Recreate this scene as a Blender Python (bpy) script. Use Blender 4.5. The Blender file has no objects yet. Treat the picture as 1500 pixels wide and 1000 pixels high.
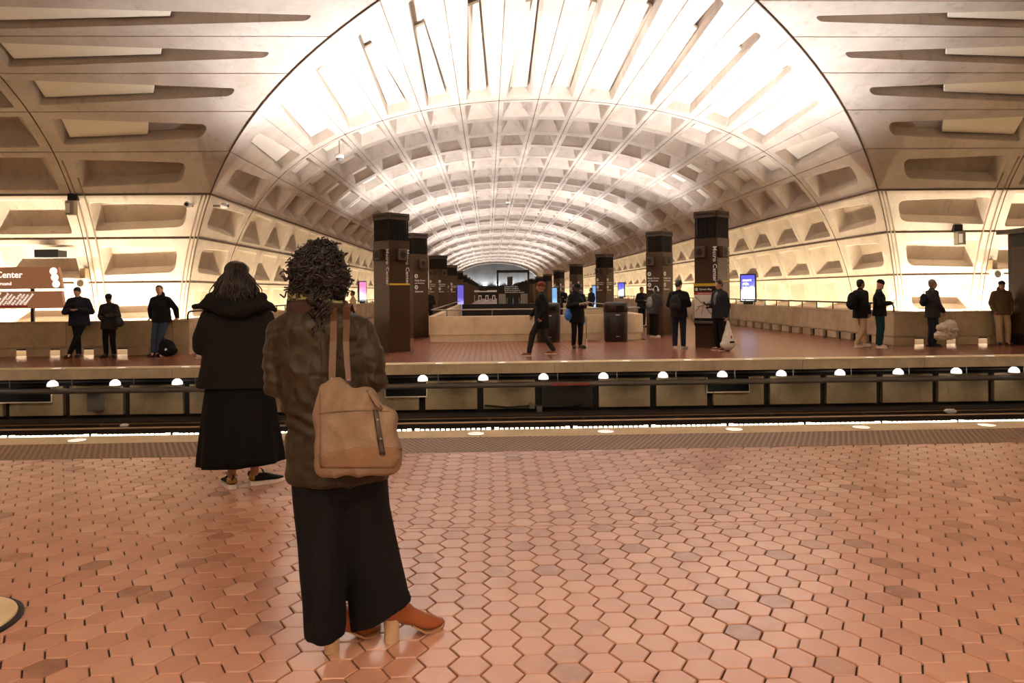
import bpy, bmesh, math, random
from math import sin, cos, pi, radians as R, atan2, sqrt, floor
from mathutils import Vector, Matrix, Euler
import numpy as np

random.seed(7)
np.random.seed(7)
SC = bpy.context.scene
COL = SC.collection

# ------------------------------------------------------------------ camera
FPX = 1080.0                      # focal length in pixels of a 1500 px wide frame
EYE = 1.55
cd = bpy.data.cameras.new('camera')
cd.sensor_width = 36.0
cd.lens = 36.0 * FPX / 1500.0
cd.shift_y = -0.0485
cd.clip_end = 400
cam = bpy.data.objects.new('camera', cd)
COL.objects.link(cam)
cam.location = (0, 0, EYE)
cam.matrix_world = (Matrix.Translation((0, 0, EYE)) @ Matrix.Rotation(R(-1.856), 4, 'Z')
                    @ Matrix.Rotation(R(90), 4, 'X') @ Matrix.Rotation(R(-0.6), 4, 'Z'))
SC.camera = cam

# ------------------------------------------------------------------ colour, world
SC.view_settings.view_transform = 'Standard'
SC.view_settings.look = 'None'
SC.view_settings.gamma = 1.0
SC.view_settings.use_curve_mapping = False
SC.view_settings.exposure = 0.4
wd = bpy.data.worlds.new('world')
SC.world = wd
wd.use_nodes = True
wd.node_tree.nodes['Background'].inputs[0].default_value = (0.9, 0.75, 0.6, 1)
wd.node_tree.nodes['Background'].inputs[1].default_value = 0.02

# ------------------------------------------------------------------ layout constants (metres)
XC, YC = 1.87, 12.10              # centre of the crossing
L1 = 14.15                        # first ring rib of each arm, measured from the centre
PITCH = 2.8
NEAR_EDGE, FAR_EDGE = 8.31, 15.91
PAR_Y = 19.5                      # parapet along the far platform
ARM_L, ARM_R = -7.8, 10.9         # parapets of the far arm
PYL_X = (-2.55, 6.02)
PYL_Y = (19.63, 25.7, 37.9, 50.1, 62.3, 74.5, 86.7, 98.9, 111.1, 123.3, 135.5, 147.7, 159.9)
CAMM = cam.matrix_world.copy()


def ray(px, py):
    """world direction of a place in the photograph"""
    d = Vector(((px - 750) / FPX, (427.25 - py) / FPX, -1.0))
    return (CAMM.to_3x3() @ d)


def at_px(px, py, Y):
    d = ray(px, py)
    return Vector((0, 0, EYE)) + d * (Y / d.y)


def ground(px, py, z=0.0):
    d = ray(px, py)
    p = Vector((0, 0, EYE)) + d * ((z - EYE) / d.z)
    return p


def lamp(kind, name, loc, energy, color, rot=None, target=None, **kw):
    l = bpy.data.lights.new(name, kind)
    l.energy = energy
    l.color = color
    for k, v in kw.items():
        setattr(l, k, v)
    o = bpy.data.objects.new(name, l)
    o.location = loc
    if target is not None:
        d = Vector(target) - Vector(loc)
        o.rotation_euler = d.to_track_quat('-Z', 'Y').to_euler()
    elif rot is not None:
        o.rotation_euler = rot
    COL.objects.link(o)
    return o


WARM = (1.0, 0.83, 0.62)
YELLOW = (1.0, 0.80, 0.50)
COOL = (0.98, 0.95, 0.98)


def strip(name, p0, p1, aim, w_per_m, color, width=0.05):
    """a long lamp strip from p0 to p1 shining towards the direction aim"""
    p0, p1 = Vector(p0), Vector(p1)
    d = (p1 - p0)
    x = d.normalized()
    z = -Vector(aim).normalized()
    y = z.cross(x).normalized()
    m = Matrix((x, y, z)).transposed().to_4x4()
    m.translation = (p0 + p1) / 2
    l = bpy.data.lights.new(name, 'AREA')
    l.shape = 'RECTANGLE'
    l.size = d.length
    l.size_y = width
    l.energy = w_per_m * d.length
    l.color = color
    o = bpy.data.objects.new(name, l)
    o.matrix_world = m
    COL.objects.link(o)
    return o


# lamp strips in the troughs behind the parapets, washing the lower walls
TR_Y = 22.05                      # lamp line behind the far parapets
strip('trough_lamp', (-38, TR_Y, -.62), (ARM_L - 1.2, TR_Y, -.62), (0, 1, .8), 125, WARM, .02)
strip('trough_lamp', (ARM_R + 1.2, TR_Y, -.62), (40, TR_Y, -.62), (0, 1, .8), 125, WARM, .02)
strip('trough_lamp', (ARM_L - .70, PAR_Y + .7, -.2), (ARM_L - .70, 165, -.2), (-1, 0, .8), 34, YELLOW, .02)
strip('trough_lamp', (ARM_R + .60, 165, -.2), (ARM_R + .60, PAR_Y + .7, -.2), (1, 0, .8), 34, YELLOW, .02)
# uplighters on the pylons
for k, y in enumerate(PYL_Y):
    for x in PYL_X:
        lamp('SPOT', 'upward_spot', (x, y, 3.72), (2300, 1050, 1350)[min(k, 2)], COOL, rot=(pi, 0, 0),
             spot_size=R(150), spot_blend=.6, shadow_soft_size=.12)
# fill spots added in the near arm without fittings, behind the camera
for y in (-6, -14):
    for x in PYL_X:
        lamp('SPOT', 'upward_spot', (x, y, 3.72), 5600, (1.0, .87, .72), rot=(pi, 0, 0), spot_size=R(150), spot_blend=.6, shadow_soft_size=.12)
# unseen fill spots added beside the tracks, out of view
for x in (-17, 21):
    for y in (4.6,):
        lamp('SPOT', 'upward_spot', (x, y, 3.4), 2400, (1.0, .87, .72), rot=(pi, 0, 0), spot_size=R(150), spot_blend=.6, shadow_soft_size=.12)


# ------------------------------------------------------------------ materials
def new_mat(name):
    m = bpy.data.materials.new(name)
    m.use_nodes = True
    nt = m.node_tree
    return m, nt, nt.nodes['Principled BSDF']


def mat(name, col, rough=.6, metal=0.0, noise=None, bump=None, coat=0.0, sheen=0.0, spec=.5):
    """col = sRGB 0..255; noise=(scale, amount); bump=(scale, strength)"""
    m, nt, b = new_mat(name)
    c = [((v / 255.0) / 12.92 if v / 255.0 <= .04045 else ((v / 255.0 + .055) / 1.055) ** 2.4) for v in col]
    b.inputs['Base Color'].default_value = (*c, 1)
    b.inputs['Roughness'].default_value = rough
    b.inputs['Metallic'].default_value = metal
    b.inputs['Specular IOR Level'].default_value = spec
    if coat:
        b.inputs['Coat Weight'].default_value = coat
    if sheen:
        b.inputs['Sheen Weight'].default_value = sheen
    if noise or bump:
        tc = nt.nodes.new('ShaderNodeTexCoord')
    if noise:
        n = nt.nodes.new('ShaderNodeTexNoise')
        n.inputs['Scale'].default_value = noise[0]
        n.inputs['Detail'].default_value = 6
        nt.links.new(tc.outputs['Object'], n.inputs['Vector'])
        mx = nt.nodes.new('ShaderNodeMix')
        mx.data_type = 'RGBA'
        k = noise[1]
        mx.inputs[6].default_value = (*[v * (1 - k) for v in c], 1)
        mx.inputs[7].default_value = (*[min(1, v * (1 + k)) for v in c], 1)
        nt.links.new(n.outputs['Fac'], mx.inputs[0])
        nt.links.new(mx.outputs[2], b.inputs['Base Color'])
    if bump:
        n2 = nt.nodes.new('ShaderNodeTexNoise')
        n2.inputs['Scale'].default_value = bump[0]
        n2.inputs['Detail'].default_value = 5
        nt.links.new(tc.outputs['Object'], n2.inputs['Vector'])
        bp = nt.nodes.new('ShaderNodeBump')
        bp.inputs['Strength'].default_value = bump[1]
        bp.inputs['Distance'].default_value = .01
        nt.links.new(n2.outputs['Fac'], bp.inputs['Height'])
        nt.links.new(bp.outputs['Normal'], b.inputs['Normal'])
    return m


def emis(name, col, strength, base=(255, 255, 255)):
    m, nt, b = new_mat(name)
    c = [(v / 255.0) ** 2.2 for v in col]
    b.inputs['Base Color'].default_value = (*c, 1)
    b.inputs['Emission Color'].default_value = (*c, 1)
    b.inputs['Emission Strength'].default_value = strength
    return m


def concrete(name, c1, c2, stain=.5, scale=.7, tile_dark=None):
    m, nt, b = new_mat(name)
    N, Lk = nt.nodes.new, nt.links.new
    tc = N('ShaderNodeTexCoord')
    n1 = N('ShaderNodeTexNoise'); n1.inputs['Scale'].default_value = scale; n1.inputs['Detail'].default_value = 8
    n1.inputs['Roughness'].default_value = .65
    Lk(tc.outputs['Object'], n1.inputs['Vector'])
    r1 = N('ShaderNodeValToRGB')
    r1.color_ramp.elements[0].position = .35; r1.color_ramp.elements[1].position = .68
    r1.color_ramp.elements[0].color = (*[(v / 255) ** 2.2 for v in c2], 1)
    r1.color_ramp.elements[1].color = (*[(v / 255) ** 2.2 for v in c1], 1)
    Lk(n1.outputs['Fac'], r1.inputs[0])
    mp = N('ShaderNodeMapping'); mp.inputs['Scale'].default_value = (2.2, 2.2, .5)
    Lk(tc.outputs['Object'], mp.inputs['Vector'])
    n2 = N('ShaderNodeTexNoise'); n2.inputs['Scale'].default_value = 1.6; n2.inputs['Detail'].default_value = 9
    n2.inputs['Roughness'].default_value = .7
    Lk(mp.outputs['Vector'], n2.inputs['Vector'])
    r2 = N('ShaderNodeValToRGB')
    r2.color_ramp.elements[0].position = .56; r2.color_ramp.elements[0].color = (0, 0, 0, 1)
    r2.color_ramp.elements[1].position = .78; r2.color_ramp.elements[1].color = (stain, stain, stain, 1)
    Lk(n2.outputs['Fac'], r2.inputs[0])
    mx = N('ShaderNodeMix'); mx.data_type = 'RGBA'
    mx.inputs[7].default_value = (*[(v / 255 * .62) ** 2.2 for v in c2], 1)
    Lk(r2.outputs[0], mx.inputs[0]); Lk(r1.outputs[0], mx.inputs[6]); Lk(mx.outputs[2], b.inputs['Base Color'])
    b.inputs['Roughness'].default_value = .82
    n3 = N('ShaderNodeTexNoise'); n3.inputs['Scale'].default_value = 14; n3.inputs['Detail'].default_value = 6
    Lk(tc.outputs['Object'], n3.inputs['Vector'])
    bp = N('ShaderNodeBump'); bp.inputs['Strength'].default_value = .25; bp.inputs['Distance'].default_value = .02
    Lk(n3.outputs['Fac'], bp.inputs['Height']); Lk(bp.outputs['Normal'], b.inputs['Normal'])
    return m


def tile_mat(name, ramp, rough=(.25, .25)):
    """glazed paver: every tile picks its own tone from its random attribute"""
    m, nt, b = new_mat(name)
    N, Lk = nt.nodes.new, nt.links.new
    at = N('ShaderNodeAttribute'); at.attribute_name = 'tone'
    tc = N('ShaderNodeTexCoord')
    nz = N('ShaderNodeTexNoise'); nz.inputs['Scale'].default_value = 9; nz.inputs['Detail'].default_value = 7
    Lk(tc.outputs['Object'], nz.inputs['Vector'])
    ad = N('ShaderNodeMath'); ad.operation = 'MULTIPLY_ADD'; ad.inputs[1].default_value = .4; ad.inputs[2].default_value = -.2
    Lk(nz.outputs['Fac'], ad.inputs[0])
    sm = N('ShaderNodeMath'); sm.operation = 'ADD'
    Lk(at.outputs['Fac'], sm.inputs[0]); Lk(ad.outputs[0], sm.inputs[1])
    r = N('ShaderNodeValToRGB')
    els = r.color_ramp.elements
    while len(els) < len(ramp):
        els.new(.5)
    for e, (p, c) in zip(els, ramp):
        e.position = p
        e.color = (*[(v / 255) ** 2.2 for v in c], 1)
    Lk(sm.outputs[0], r.inputs[0]); Lk(r.outputs[0], b.inputs['Base Color'])
    b.inputs['IOR'].default_value = 1.75
    n2 = N('ShaderNodeTexNoise'); n2.inputs['Scale'].default_value = 2.2; n2.inputs['Detail'].default_value = 5
    Lk(tc.outputs['Object'], n2.inputs['Vector'])
    mr = N('ShaderNodeMapRange'); mr.inputs[1].default_value = .3; mr.inputs[2].default_value = .7
    mr.inputs[3].default_value = rough[0]; mr.inputs[4].default_value = rough[1]
    Lk(n2.outputs['Fac'], mr.inputs[0]); Lk(mr.outputs[0], b.inputs['Roughness'])
    bp = N('ShaderNodeBump'); bp.inputs['Strength'].default_value = .06; bp.inputs['Distance'].default_value = .002
    n3 = N('ShaderNodeTexNoise'); n3.inputs['Scale'].default_value = 40; n3.inputs['Detail'].default_value = 4
    Lk(tc.outputs['Object'], n3.inputs['Vector'])
    Lk(n3.outputs['Fac'], bp.inputs['Height']); Lk(bp.outputs['Normal'], b.inputs['Normal'])
    return m


M = {}
M['vault'] = concrete('vault_concrete', (208, 196, 182), (182, 167, 151), .6)
M['parapet'] = concrete('parapet_concrete', (192, 170, 136), (164, 141, 110), .5, 1.6)
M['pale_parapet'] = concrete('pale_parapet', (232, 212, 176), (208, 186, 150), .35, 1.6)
M['granite'] = concrete('edge_granite', (226, 206, 168), (208, 186, 148), .25, 3)
M['fascia'] = concrete('fascia_concrete', (228, 210, 178), (196, 176, 146), .6, 2)
M['darkwall'] = concrete('dark_wall_concrete', (160, 140, 108), (126, 110, 84), .6, 1.5)
M['trackbed'] = concrete('track_bed', (58, 46, 36), (36, 29, 24), .5, 2)
M['endwall'] = concrete('end_wall', (128, 126, 122), (104, 102, 100), .5, .4)
M['grout'] = mat('grout', (58, 40, 30), .9)
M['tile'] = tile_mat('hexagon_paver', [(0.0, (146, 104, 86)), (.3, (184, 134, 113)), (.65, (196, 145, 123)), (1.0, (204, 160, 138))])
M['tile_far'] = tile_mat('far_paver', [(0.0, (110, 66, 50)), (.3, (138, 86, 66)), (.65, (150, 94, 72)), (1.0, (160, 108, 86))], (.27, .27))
M['bronze'] = mat('bronze_panel', (74, 54, 40), .36, .25, noise=(3, .15))
M['bronze_dark'] = mat('bronze_grille', (26, 20, 17), .5, .2)
M['bronze_light'] = mat('bronze_cap', (84, 66, 52), .5, .2)
M['black'] = mat('black_metal', (20, 18, 17), .5)
M['steel'] = mat('brushed_steel', (150, 142, 132), .35, .9)
M['white'] = mat('white_enamel', (235, 232, 226), .5)
M['letter'] = mat('white_lettering', (240, 238, 232), .5)
M['acoustic'] = mat('acoustic_board', (236, 226, 206), .8, noise=(5, .06))
M['glow'] = emis('lamp_glow', (255, 248, 238), 9)
M['led'] = emis('led_glow', (255, 240, 215), 4.0)
M['yellow'] = mat('yellow_band', (222, 190, 60), .5)
M['red'] = mat('red_band', (200, 40, 34), .5)
M['sign_letter'] = emis('sign_letter_added_glow', (250, 246, 238), .8)  # plain letters with a glow added to raise their brightness
M['paper'] = mat('map_paper', (226, 220, 210), .5)
M['rail'] = mat('rail_steel', (186, 156, 124), .4, .25)
M['pipe'] = mat('grey_pipe', (112, 106, 100), .45)
M['brown_sign'] = emis('brown_sign_added_glow', (180, 126, 92), .22)  # the board is no lamp; a faint glow is added to brighten it


# ------------------------------------------------------------------ mesh builder
class MB:
    def __init__(s):
        s.v, s.f, s.mi = [], [], []

    def add(s, vs, fs, mi=0):
        o = len(s.v)
        s.v.extend([tuple(p) for p in vs])
        s.f.extend([tuple(i + o for i in f) for f in fs])
        s.mi.extend([mi] * len(fs))
        return o

    def box(s, x0, x1, y0, y1, z0, z1, mi=0, mtx=None):
        vs = [(x0, y0, z0), (x1, y0, z0), (x1, y1, z0), (x0, y1, z0), (x0, y0, z1), (x1, y0, z1), (x1, y1, z1), (x0, y1, z1)]
        if mtx is not None:
            vs = [tuple(mtx @ Vector(p)) for p in vs]
        s.add(vs, [(3, 2, 1, 0), (4, 5, 6, 7), (0, 1, 5, 4), (1, 2, 6, 5), (2, 3, 7, 6), (3, 0, 4, 7)], mi)
        return s

    def prism(s, poly, z0, z1, mi=0):
        n = len(poly)
        vs = [(x, y, z0) for x, y in poly] + [(x, y, z1) for x, y in poly]
        fs = [tuple(range(n - 1, -1, -1)), tuple(range(n, 2 * n))] + [(i, (i + 1) % n, n + (i + 1) % n, n + i) for i in range(n)]
        s.add(vs, fs, mi)
        return s

    def lathe(s, prof, n=24, mtx=None, mi=0, cap=True):
        vs, fs = [], []
        for r, z in prof:
            for k in range(n):
                a = 2 * pi * k / n
                p = Vector((r * cos(a), r * sin(a), z))
                vs.append(mtx @ p if mtx is not None else p)
        for i in range(len(prof) - 1):
            for k in range(n):
                k2 = (k + 1) % n
                fs.append((i * n + k, i * n + k2, (i + 1) * n + k2, (i + 1) * n + k))
        if cap:
            fs.append(tuple(range(n - 1, -1, -1)))
            fs.append(tuple(range((len(prof) - 1) * n, len(prof) * n)))
        s.add(vs, fs, mi)
        return s

    def tube(s, pts, rad, n=8, mi=0, flat=1.0, up=None):
        """swept tube through pts; rad a number or a list; flat squeezes the section along its second axis"""
        pts = [Vector(p) for p in pts]
        m = len(pts)
        rs = rad if isinstance(rad, (list, tuple)) else [rad] * m
        ref = Vector(up) if up else None
        vs, fs = [], []
        pn = None
        for i, p in enumerate(pts):
            t = (pts[min(i + 1, m - 1)] - pts[max(i - 1, 0)])
            t = t.normalized() if t.length > 1e-9 else Vector((0, 0, 1))
            if pn is None:
                a = ref if ref is not None else (Vector((0, 0, 1)) if abs(t.z) < .9 else Vector((1, 0, 0)))
                nrm = (a - t * a.dot(t)).normalized()
            else:
                nrm = (pn - t * pn.dot(t))
                nrm = nrm.normalized() if nrm.length > 1e-6 else pn
            pn = nrm
            bn = t.cross(nrm)
            for k in range(n):
                a = 2 * pi * k / n
                vs.append(p + (nrm * cos(a) * flat + bn * sin(a)) * rs[i])
        for i in range(m - 1):
            for k in range(n):
                k2 = (k + 1) % n
                fs.append((i * n + k, i * n + k2, (i + 1) * n + k2, (i + 1) * n + k))
        fs.append(tuple(range(n - 1, -1, -1)))
        fs.append(tuple(range((m - 1) * n, m * n)))
        s.add(vs, fs, mi)
        return s

    def ell(s, c, r, nu=14, nv=9, mtx=None, mi=0):
        vs, fs = [], []
        c = Vector(c)
        for i in range(nv + 1):
            ph = pi * i / nv
            for k in range(nu):
                a = 2 * pi * k / nu
                p = Vector((r[0] * sin(ph) * cos(a), r[1] * sin(ph) * sin(a), -r[2] * cos(ph)))
                if mtx is not None:
                    p = mtx @ p
                vs.append(c + p)
        for i in range(nv):
            for k in range(nu):
                k2 = (k + 1) % nu
                fs.append((i * nu + k, i * nu + k2, (i + 1) * nu + k2, (i + 1) * nu + k))
        s.add(vs, fs, mi)
        return s

    def cap(s, a, b, ra, rb, n=12):
        """tapered capsule"""
        a, b = Vector(a), Vector(b)
        t = b - a
        L = t.length
        t = t.normalized() if L > 1e-9 else Vector((0, 0, 1))
        pts, rs = [], []
        for q in (-1, -.87, -.5, 0):
            pts.append(a + t * ra * q); rs.append(max(ra * sqrt(max(0, 1 - q * q)), 1e-3))
        for q in (0, .5, .87, 1):
            pts.append(b + t * rb * q); rs.append(max(rb * sqrt(max(0, 1 - q * q)), 1e-3))
        s.tube(pts, rs, n)
        return s

    def mesh(s, name, mats, smooth=False):
        me = bpy.data.meshes.new(name)
        me.from_pydata(s.v, [], s.f)
        for m_ in (mats if isinstance(mats, (list, tuple)) else [mats]):
            me.materials.append(m_)
        if any(s.mi):
            me.polygons.foreach_set('material_index', s.mi)
        if smooth:
            me.polygons.foreach_set('use_smooth', [True] * len(me.polygons))
        me.update()
        return me

    def build(s, name, mats, parent=None, smooth=False, bevel=0.0, kind=None, recalc=False):
        me = s.mesh(name, mats, smooth)
        if recalc:
            bm = bmesh.new(); bm.from_mesh(me)
            bmesh.ops.recalc_face_normals(bm, faces=bm.faces)
            bm.to_mesh(me); bm.free()
        o = bpy.data.objects.new(name, me)
        COL.objects.link(o)
        if parent is not None:
            o.parent = parent
        if bevel:
            b = o.modifiers.new('bevel', 'BEVEL')
            b.width = bevel; b.segments = 2; b.limit_method = 'ANGLE'
        if kind:
            o['kind'] = kind
        return o


def tag(o, label, cat, group=None):
    o['label'] = label
    o['category'] = cat
    if group:
        o['group'] = group
    return o


def thing(name, label, cat, loc=(0, 0, 0), rz=0.0, group=None):
    o = bpy.data.objects.new(name, None)
    o.empty_display_size = .2
    o.location = loc
    o.rotation_euler = (0, 0, rz)
    COL.objects.link(o)
    return tag(o, label, cat, group)


def copy_tree(o, parent=None):
    c = o.copy()
    COL.objects.link(c)
    if parent is not None:
        c.parent = parent
    for ch in list(o.children):
        copy_tree(ch, c)
    return c


ORD = ('first second third fourth fifth sixth seventh eighth ninth tenth eleventh twelfth thirteenth fourteenth fifteenth sixteenth '
       'seventeenth eighteenth nineteenth twentieth').split()


_fonts = {}


def text(name, body, size, mtx, material, parent=None, extrude=.002, align='LEFT', label=None):
    """lettering turned into a mesh of its own"""
    key = (body, align)
    if key not in _fonts:
        cu = bpy.data.curves.new(name, 'FONT')
        cu.body = body
        cu.size = 1.0
        cu.extrude = .01
        cu.offset = .016
        cu.align_x = align
        cu.resolution_u = 2
        tmp = bpy.data.objects.new(name, cu)
        COL.objects.link(tmp)
        dg = bpy.context.evaluated_depsgraph_get()
        dg.update()
        me = bpy.data.meshes.new_from_object(tmp.evaluated_get(dg))
        bpy.data.objects.remove(tmp)
        bpy.data.curves.remove(cu)
        _fonts[key] = me
    me = _fonts[key]
    if me.materials and me.materials[0] is not material:
        me = me.copy()
    me.materials.clear()
    me.materials.append(material)
    o = bpy.data.objects.new(name, me)
    COL.objects.link(o)
    if parent is not None:
        o.parent = parent
    o.matrix_local = mtx @ Matrix.Diagonal((size, size, extrude * 100, 1))
    if label:
        o['label'] = label
    return o
# ================================================================== the vault
ANG = [1.8, 5.2, 9.2, 13.8, 20, 28, 38, 51, 64, 72, 79, 85]
STEP = 1.405
_J = [(0.0, 8.40)]
for a in ANG:
    _J.append((_J[-1][0] + STEP * cos(R(a)), _J[-1][1] - STEP * sin(R(a))))
_T = np.array([0.0] + [k + .5 for k in range(12)] + [12.0])
_A = np.array([0.0] + ANG + [87.0])
_ts = np.linspace(0, 12, 481)
_an = np.radians(np.interp(_ts, _T, _A))
_du = np.cos(_an) * STEP * (12 / 480); _dz = np.sin(_an) * STEP * (12 / 480)
_U = np.concatenate([[0], np.cumsum((_du[1:] + _du[:-1]) / 2)])
_Z = 8.40 - np.concatenate([[0], np.cumsum((_dz[1:] + _dz[:-1]) / 2)])


def prof(t):
    """offset from the axis, height, outward normal of the vault section at t panels from the crown"""
    s = 1 if t >= 0 else -1
    a = abs(t)
    u = float(np.interp(a, _ts, _U)); z = float(np.interp(a, _ts, _Z)); th = float(np.interp(a, _ts, _an))
    return s * u, z, s * sin(th), cos(th)


_cache = {}


def P2(t):
    k = round(t * 4096)
    if k not in _cache:
        _cache[k] = prof(t)
    return _cache[k]


ARM = {'north': lambda u, w: (XC + u, YC + w), 'south': lambda u, w: (XC + u, YC - w),
       'west': lambda u, w: (XC - w, YC + u), 'east': lambda u, w: (XC + w, YC + u)}
ARMN = {'north': (1, 0), 'south': (1, 0), 'west': (0, 1), 'east': (0, 1)}


def surf(arm, t, w, d=0.0):
    u, z, nu, nz = P2(t)
    x, y = ARM[arm](u, w)
    nx, ny = ARMN[arm]
    return (x + nx * nu * d, y + ny * nu * d, z + nz * d)


def outline(spec, ln, r0, r1, na=5):
    """rounded trapezoid in panel coordinates; spec=(a centre, half width at b0, half width at b1, b0, b1); r0, r1 corner radii in metres"""
    ac, h0, h1, b0, b1 = spec
    L = (b1 - b0) * ln
    W0, W1 = h0 * STEP, h1 * STEP
    r0 = min(r0, W0 * .98); r1 = min(r1, W1 * .98)
    cs = [(-1, 0), (1, 0), (1, 1), (-1, 1)]
    out, bnd = [], []
    for ci, (sx, e) in enumerate(cs):
        r = r0 if e == 0 else r1
        y0 = r if e == 0 else L - r
        f = y0 / L
        half = W0 + (W1 - W0) * f
        cx, cy = sx * (half - r), y0
        st = (180, 270, 0, 90)[ci]
        for k in range(na):
            a = R(st + 90 * k / (na - 1))
            px, py = cx + r * cos(a), cy + r * sin(a)
            out.append((ac + px / STEP, b0 + py / ln))
            q = k / (na - 1)
            A, B = out[-1]
            ca, cb = (0.0 if sx < 0 else 1.0), (0.0 if e == 0 else 1.0)
            first_on_side = ci in (0, 2)      # this corner starts on its long side (a fixed)
            if abs(q - .5) < 1e-6:
                bnd.append((ca, cb))
            elif (q < .5) == first_on_side:
                bnd.append((ca, B + (cb - B) * (min(q, 1 - q) * 2)))
            else:
                bnd.append((A + (ca - A) * (min(q, 1 - q) * 2), cb))
    return out, bnd


def panel(mb, arm, j, w0, w1, spec, depth=.4, kb=.62, e0=.3, e1=.3, r0=.1, r1=.1, na=5, groove=True):
    """one precast panel: groove, face, coffer walls, coffer bottom. w0(t), w1(t) are its ends; a,b run 0..1."""
    def S(a, b, d):
        t = j + a
        x0, x1 = w0(t), w1(t)
        return surf(arm, t, x0 + (x1 - x0) * b, d)
    ln = max(w1(j + .5) - w0(j + .5), .3)
    op, bd = outline(spec, ln, r0, r1, na)
    n = len(op)
    vs = []
    ga, gb = .018 / STEP, .018 / ln
    if groove:
        for a, b in bd:
            vs.append(S(a, b, .05))
    for a, b in bd:
        vs.append(S(ga + a * (1 - 2 * ga), gb + b * (1 - 2 * gb), 0))
    ac, h0, h1, b0, b1 = spec
    for a, b in op:
        vs.append(S(a, b, 0))
    for a, b in outline((ac, h0 * .94, h1 * .94, b0 + .02 / ln, b1 - .02 / ln), ln, r0, r1, na)[0]:
        vs.append(S(a, b, .035))
    for a, b in outline((ac, h0 * kb, h1 * kb, b0 + e0 / ln, b1 - e1 / ln), ln, r0 * kb, r1 * kb, na)[0]:
        vs.append(S(a, b, depth))
    nr = len(vs) // n
    fs = []
    for r in range(nr - 1):
        for i in range(n):
            i2 = (i + 1) % n
            fs.append((r * n + i, (r + 1) * n + i, (r + 1) * n + i2, r * n + i2))
    fs.append(tuple((nr - 1) * n + i for i in range(n)))
    mb.add(vs, fs)


def taper_spec(j, w0, w1):
    jj = j if j >= 0 else -j - 1
    ln = w1(j + .5) - w0(j + .5)
    m0 = min(1.0, .27 * ln) if jj < 8 else .5
    b0, b1 = m0 / ln, 1 - .42 / ln
    L = ln - m0 - .42
    wide = .33
    nar = max(.07, wide - .25 * min(1.0, max(0, L - 1.4) / 4.2))
    return (.5, nar, wide, b0, b1)


JMAX = 11
# 'north' arm to the end wall, the others shorter
ARM_ROWS = {'north': 54, 'west': 9, 'east': 9, 'south': 9}
SIDE = {'north': 'far', 'west': 'left', 'east': 'right', 'south': 'near'}
for arm, rows in ARM_ROWS.items():
    mb = MB()
    for j in range(-JMAX, JMAX):
        w0 = lambda t: abs(P2(t)[0])
        w1 = lambda t: L1
        panel(mb, arm, j, w0, w1, taper_spec(j, w0, w1), depth=.46 if (j if j >= 0 else -j - 1) > 6 or arm == 'north' else .34, kb=.76, e0=.18, e1=.12, r0=.22, r1=.07)
        jj = j if j >= 0 else -j - 1
        for k in range(rows):
            a0, a1 = L1 + k * PITCH, L1 + (k + 1) * PITCH
            far = k > 8
            low = jj >= 8
            panel(mb, arm, j, lambda t, a0=a0: a0, lambda t, a1=a1: a1, (.5, .385, .385, .1, .9),
                  depth=.44 if low else .50, kb=.80 if low else .54, e0=.30 if low else .48, e1=.30 if low else .48,
                  r0=.07 if low else .05, r1=.07 if low else .05, na=3, groove=not far or k % 3 == 0)
    o = mb.build('ceiling', M['vault'], kind='structure', recalc=False)
    o['label'] = 'coffered concrete vault of the %s arm' % SIDE[arm]

# rib lines: dark cables and joints that follow the groins and the first ring ribs
def rib_line(name, pts, r, material):
    mb = MB()
    mb.tube(pts, r, 6)
    return mb.build(name, material, kind='structure', smooth=True)


M['joint'] = mat('joint_filler', (96, 80, 66), .8)
for sx in (-1, 1):
    pts = []
    for i in range(0, 61):
        t = .15 + (JMAX - .15) * i / 60
        u, z, nu, nz = P2(t)
        pts.append((XC + sx * u, YC + u, z - .012))
    rib_line('trim_groin', pts, .022, M['joint'])
pts = [Vector(surf('north', -JMAX + 2 * JMAX * i / 90, L1, .0)) for i in range(91)]
rib_line('trim_ring', pts, .016, M['joint'])
for arm in ('west', 'east'):
    pts = [Vector(surf(arm, JMAX * i / 50, L1, .0)) for i in range(51)]
    rib_line('trim_ring', pts, .016, M['joint'])
# cable trunking along the joints near the springing
for arm, a, b in (('west', 9.2, 40), ('east', 9.2, 40)):
    for j, r in ((8, .03), (9, .022), (10, .022)):
        u = P2(j)[0]
        rib_line('trim_joint', [Vector(surf(arm, j, u - .0 + (38 - u) * i / 12, -.01)) for i in range(13)], r, M['joint'])
for s in (-1, 1):
    for j, r in ((8, .03), (9, .03), (10, .022)):
        u = abs(P2(j)[0])
        rib_line('trim_joint', [Vector(surf('north', s * j, u + (150 - u) * i / 12, -.01)) for i in range(13)], r, M['joint'])

# conduits climbing the wall beside the ribs
M['conduit'] = mat('conduit', (150, 132, 112), .6)
for arm in ('west', 'east'):
    for t0, t1, fw in ((7.2, 11, lambda t: L1 - .14), (7.6, 11, lambda t: L1 - .38), (8.0, 11, lambda t: abs(P2(t)[0]) + .10), (8.0, 11, lambda t: abs(P2(t)[0]) + .22)):
        rib_line('trim_conduit', [Vector(surf(arm, t0 + (t1 - t0) * i / 20, fw(t0 + (t1 - t0) * i / 20), -.02)) for i in range(21)], .02, M['conduit'])
# end walls
def end_wall(name, arm, w, material):
    mb = MB()
    pts = [surf(arm, -JMAX + 2 * JMAX * i / 60, w) for i in range(61)]
    x0, y0, _ = pts[0]; x1, y1, _ = pts[-1]
    pts = pts + [(x1, y1, -1.3), (x0, y0, -1.3)]
    mb.add(pts, [tuple(range(len(pts)))])
    mb.build(name, material, kind='structure')


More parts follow.
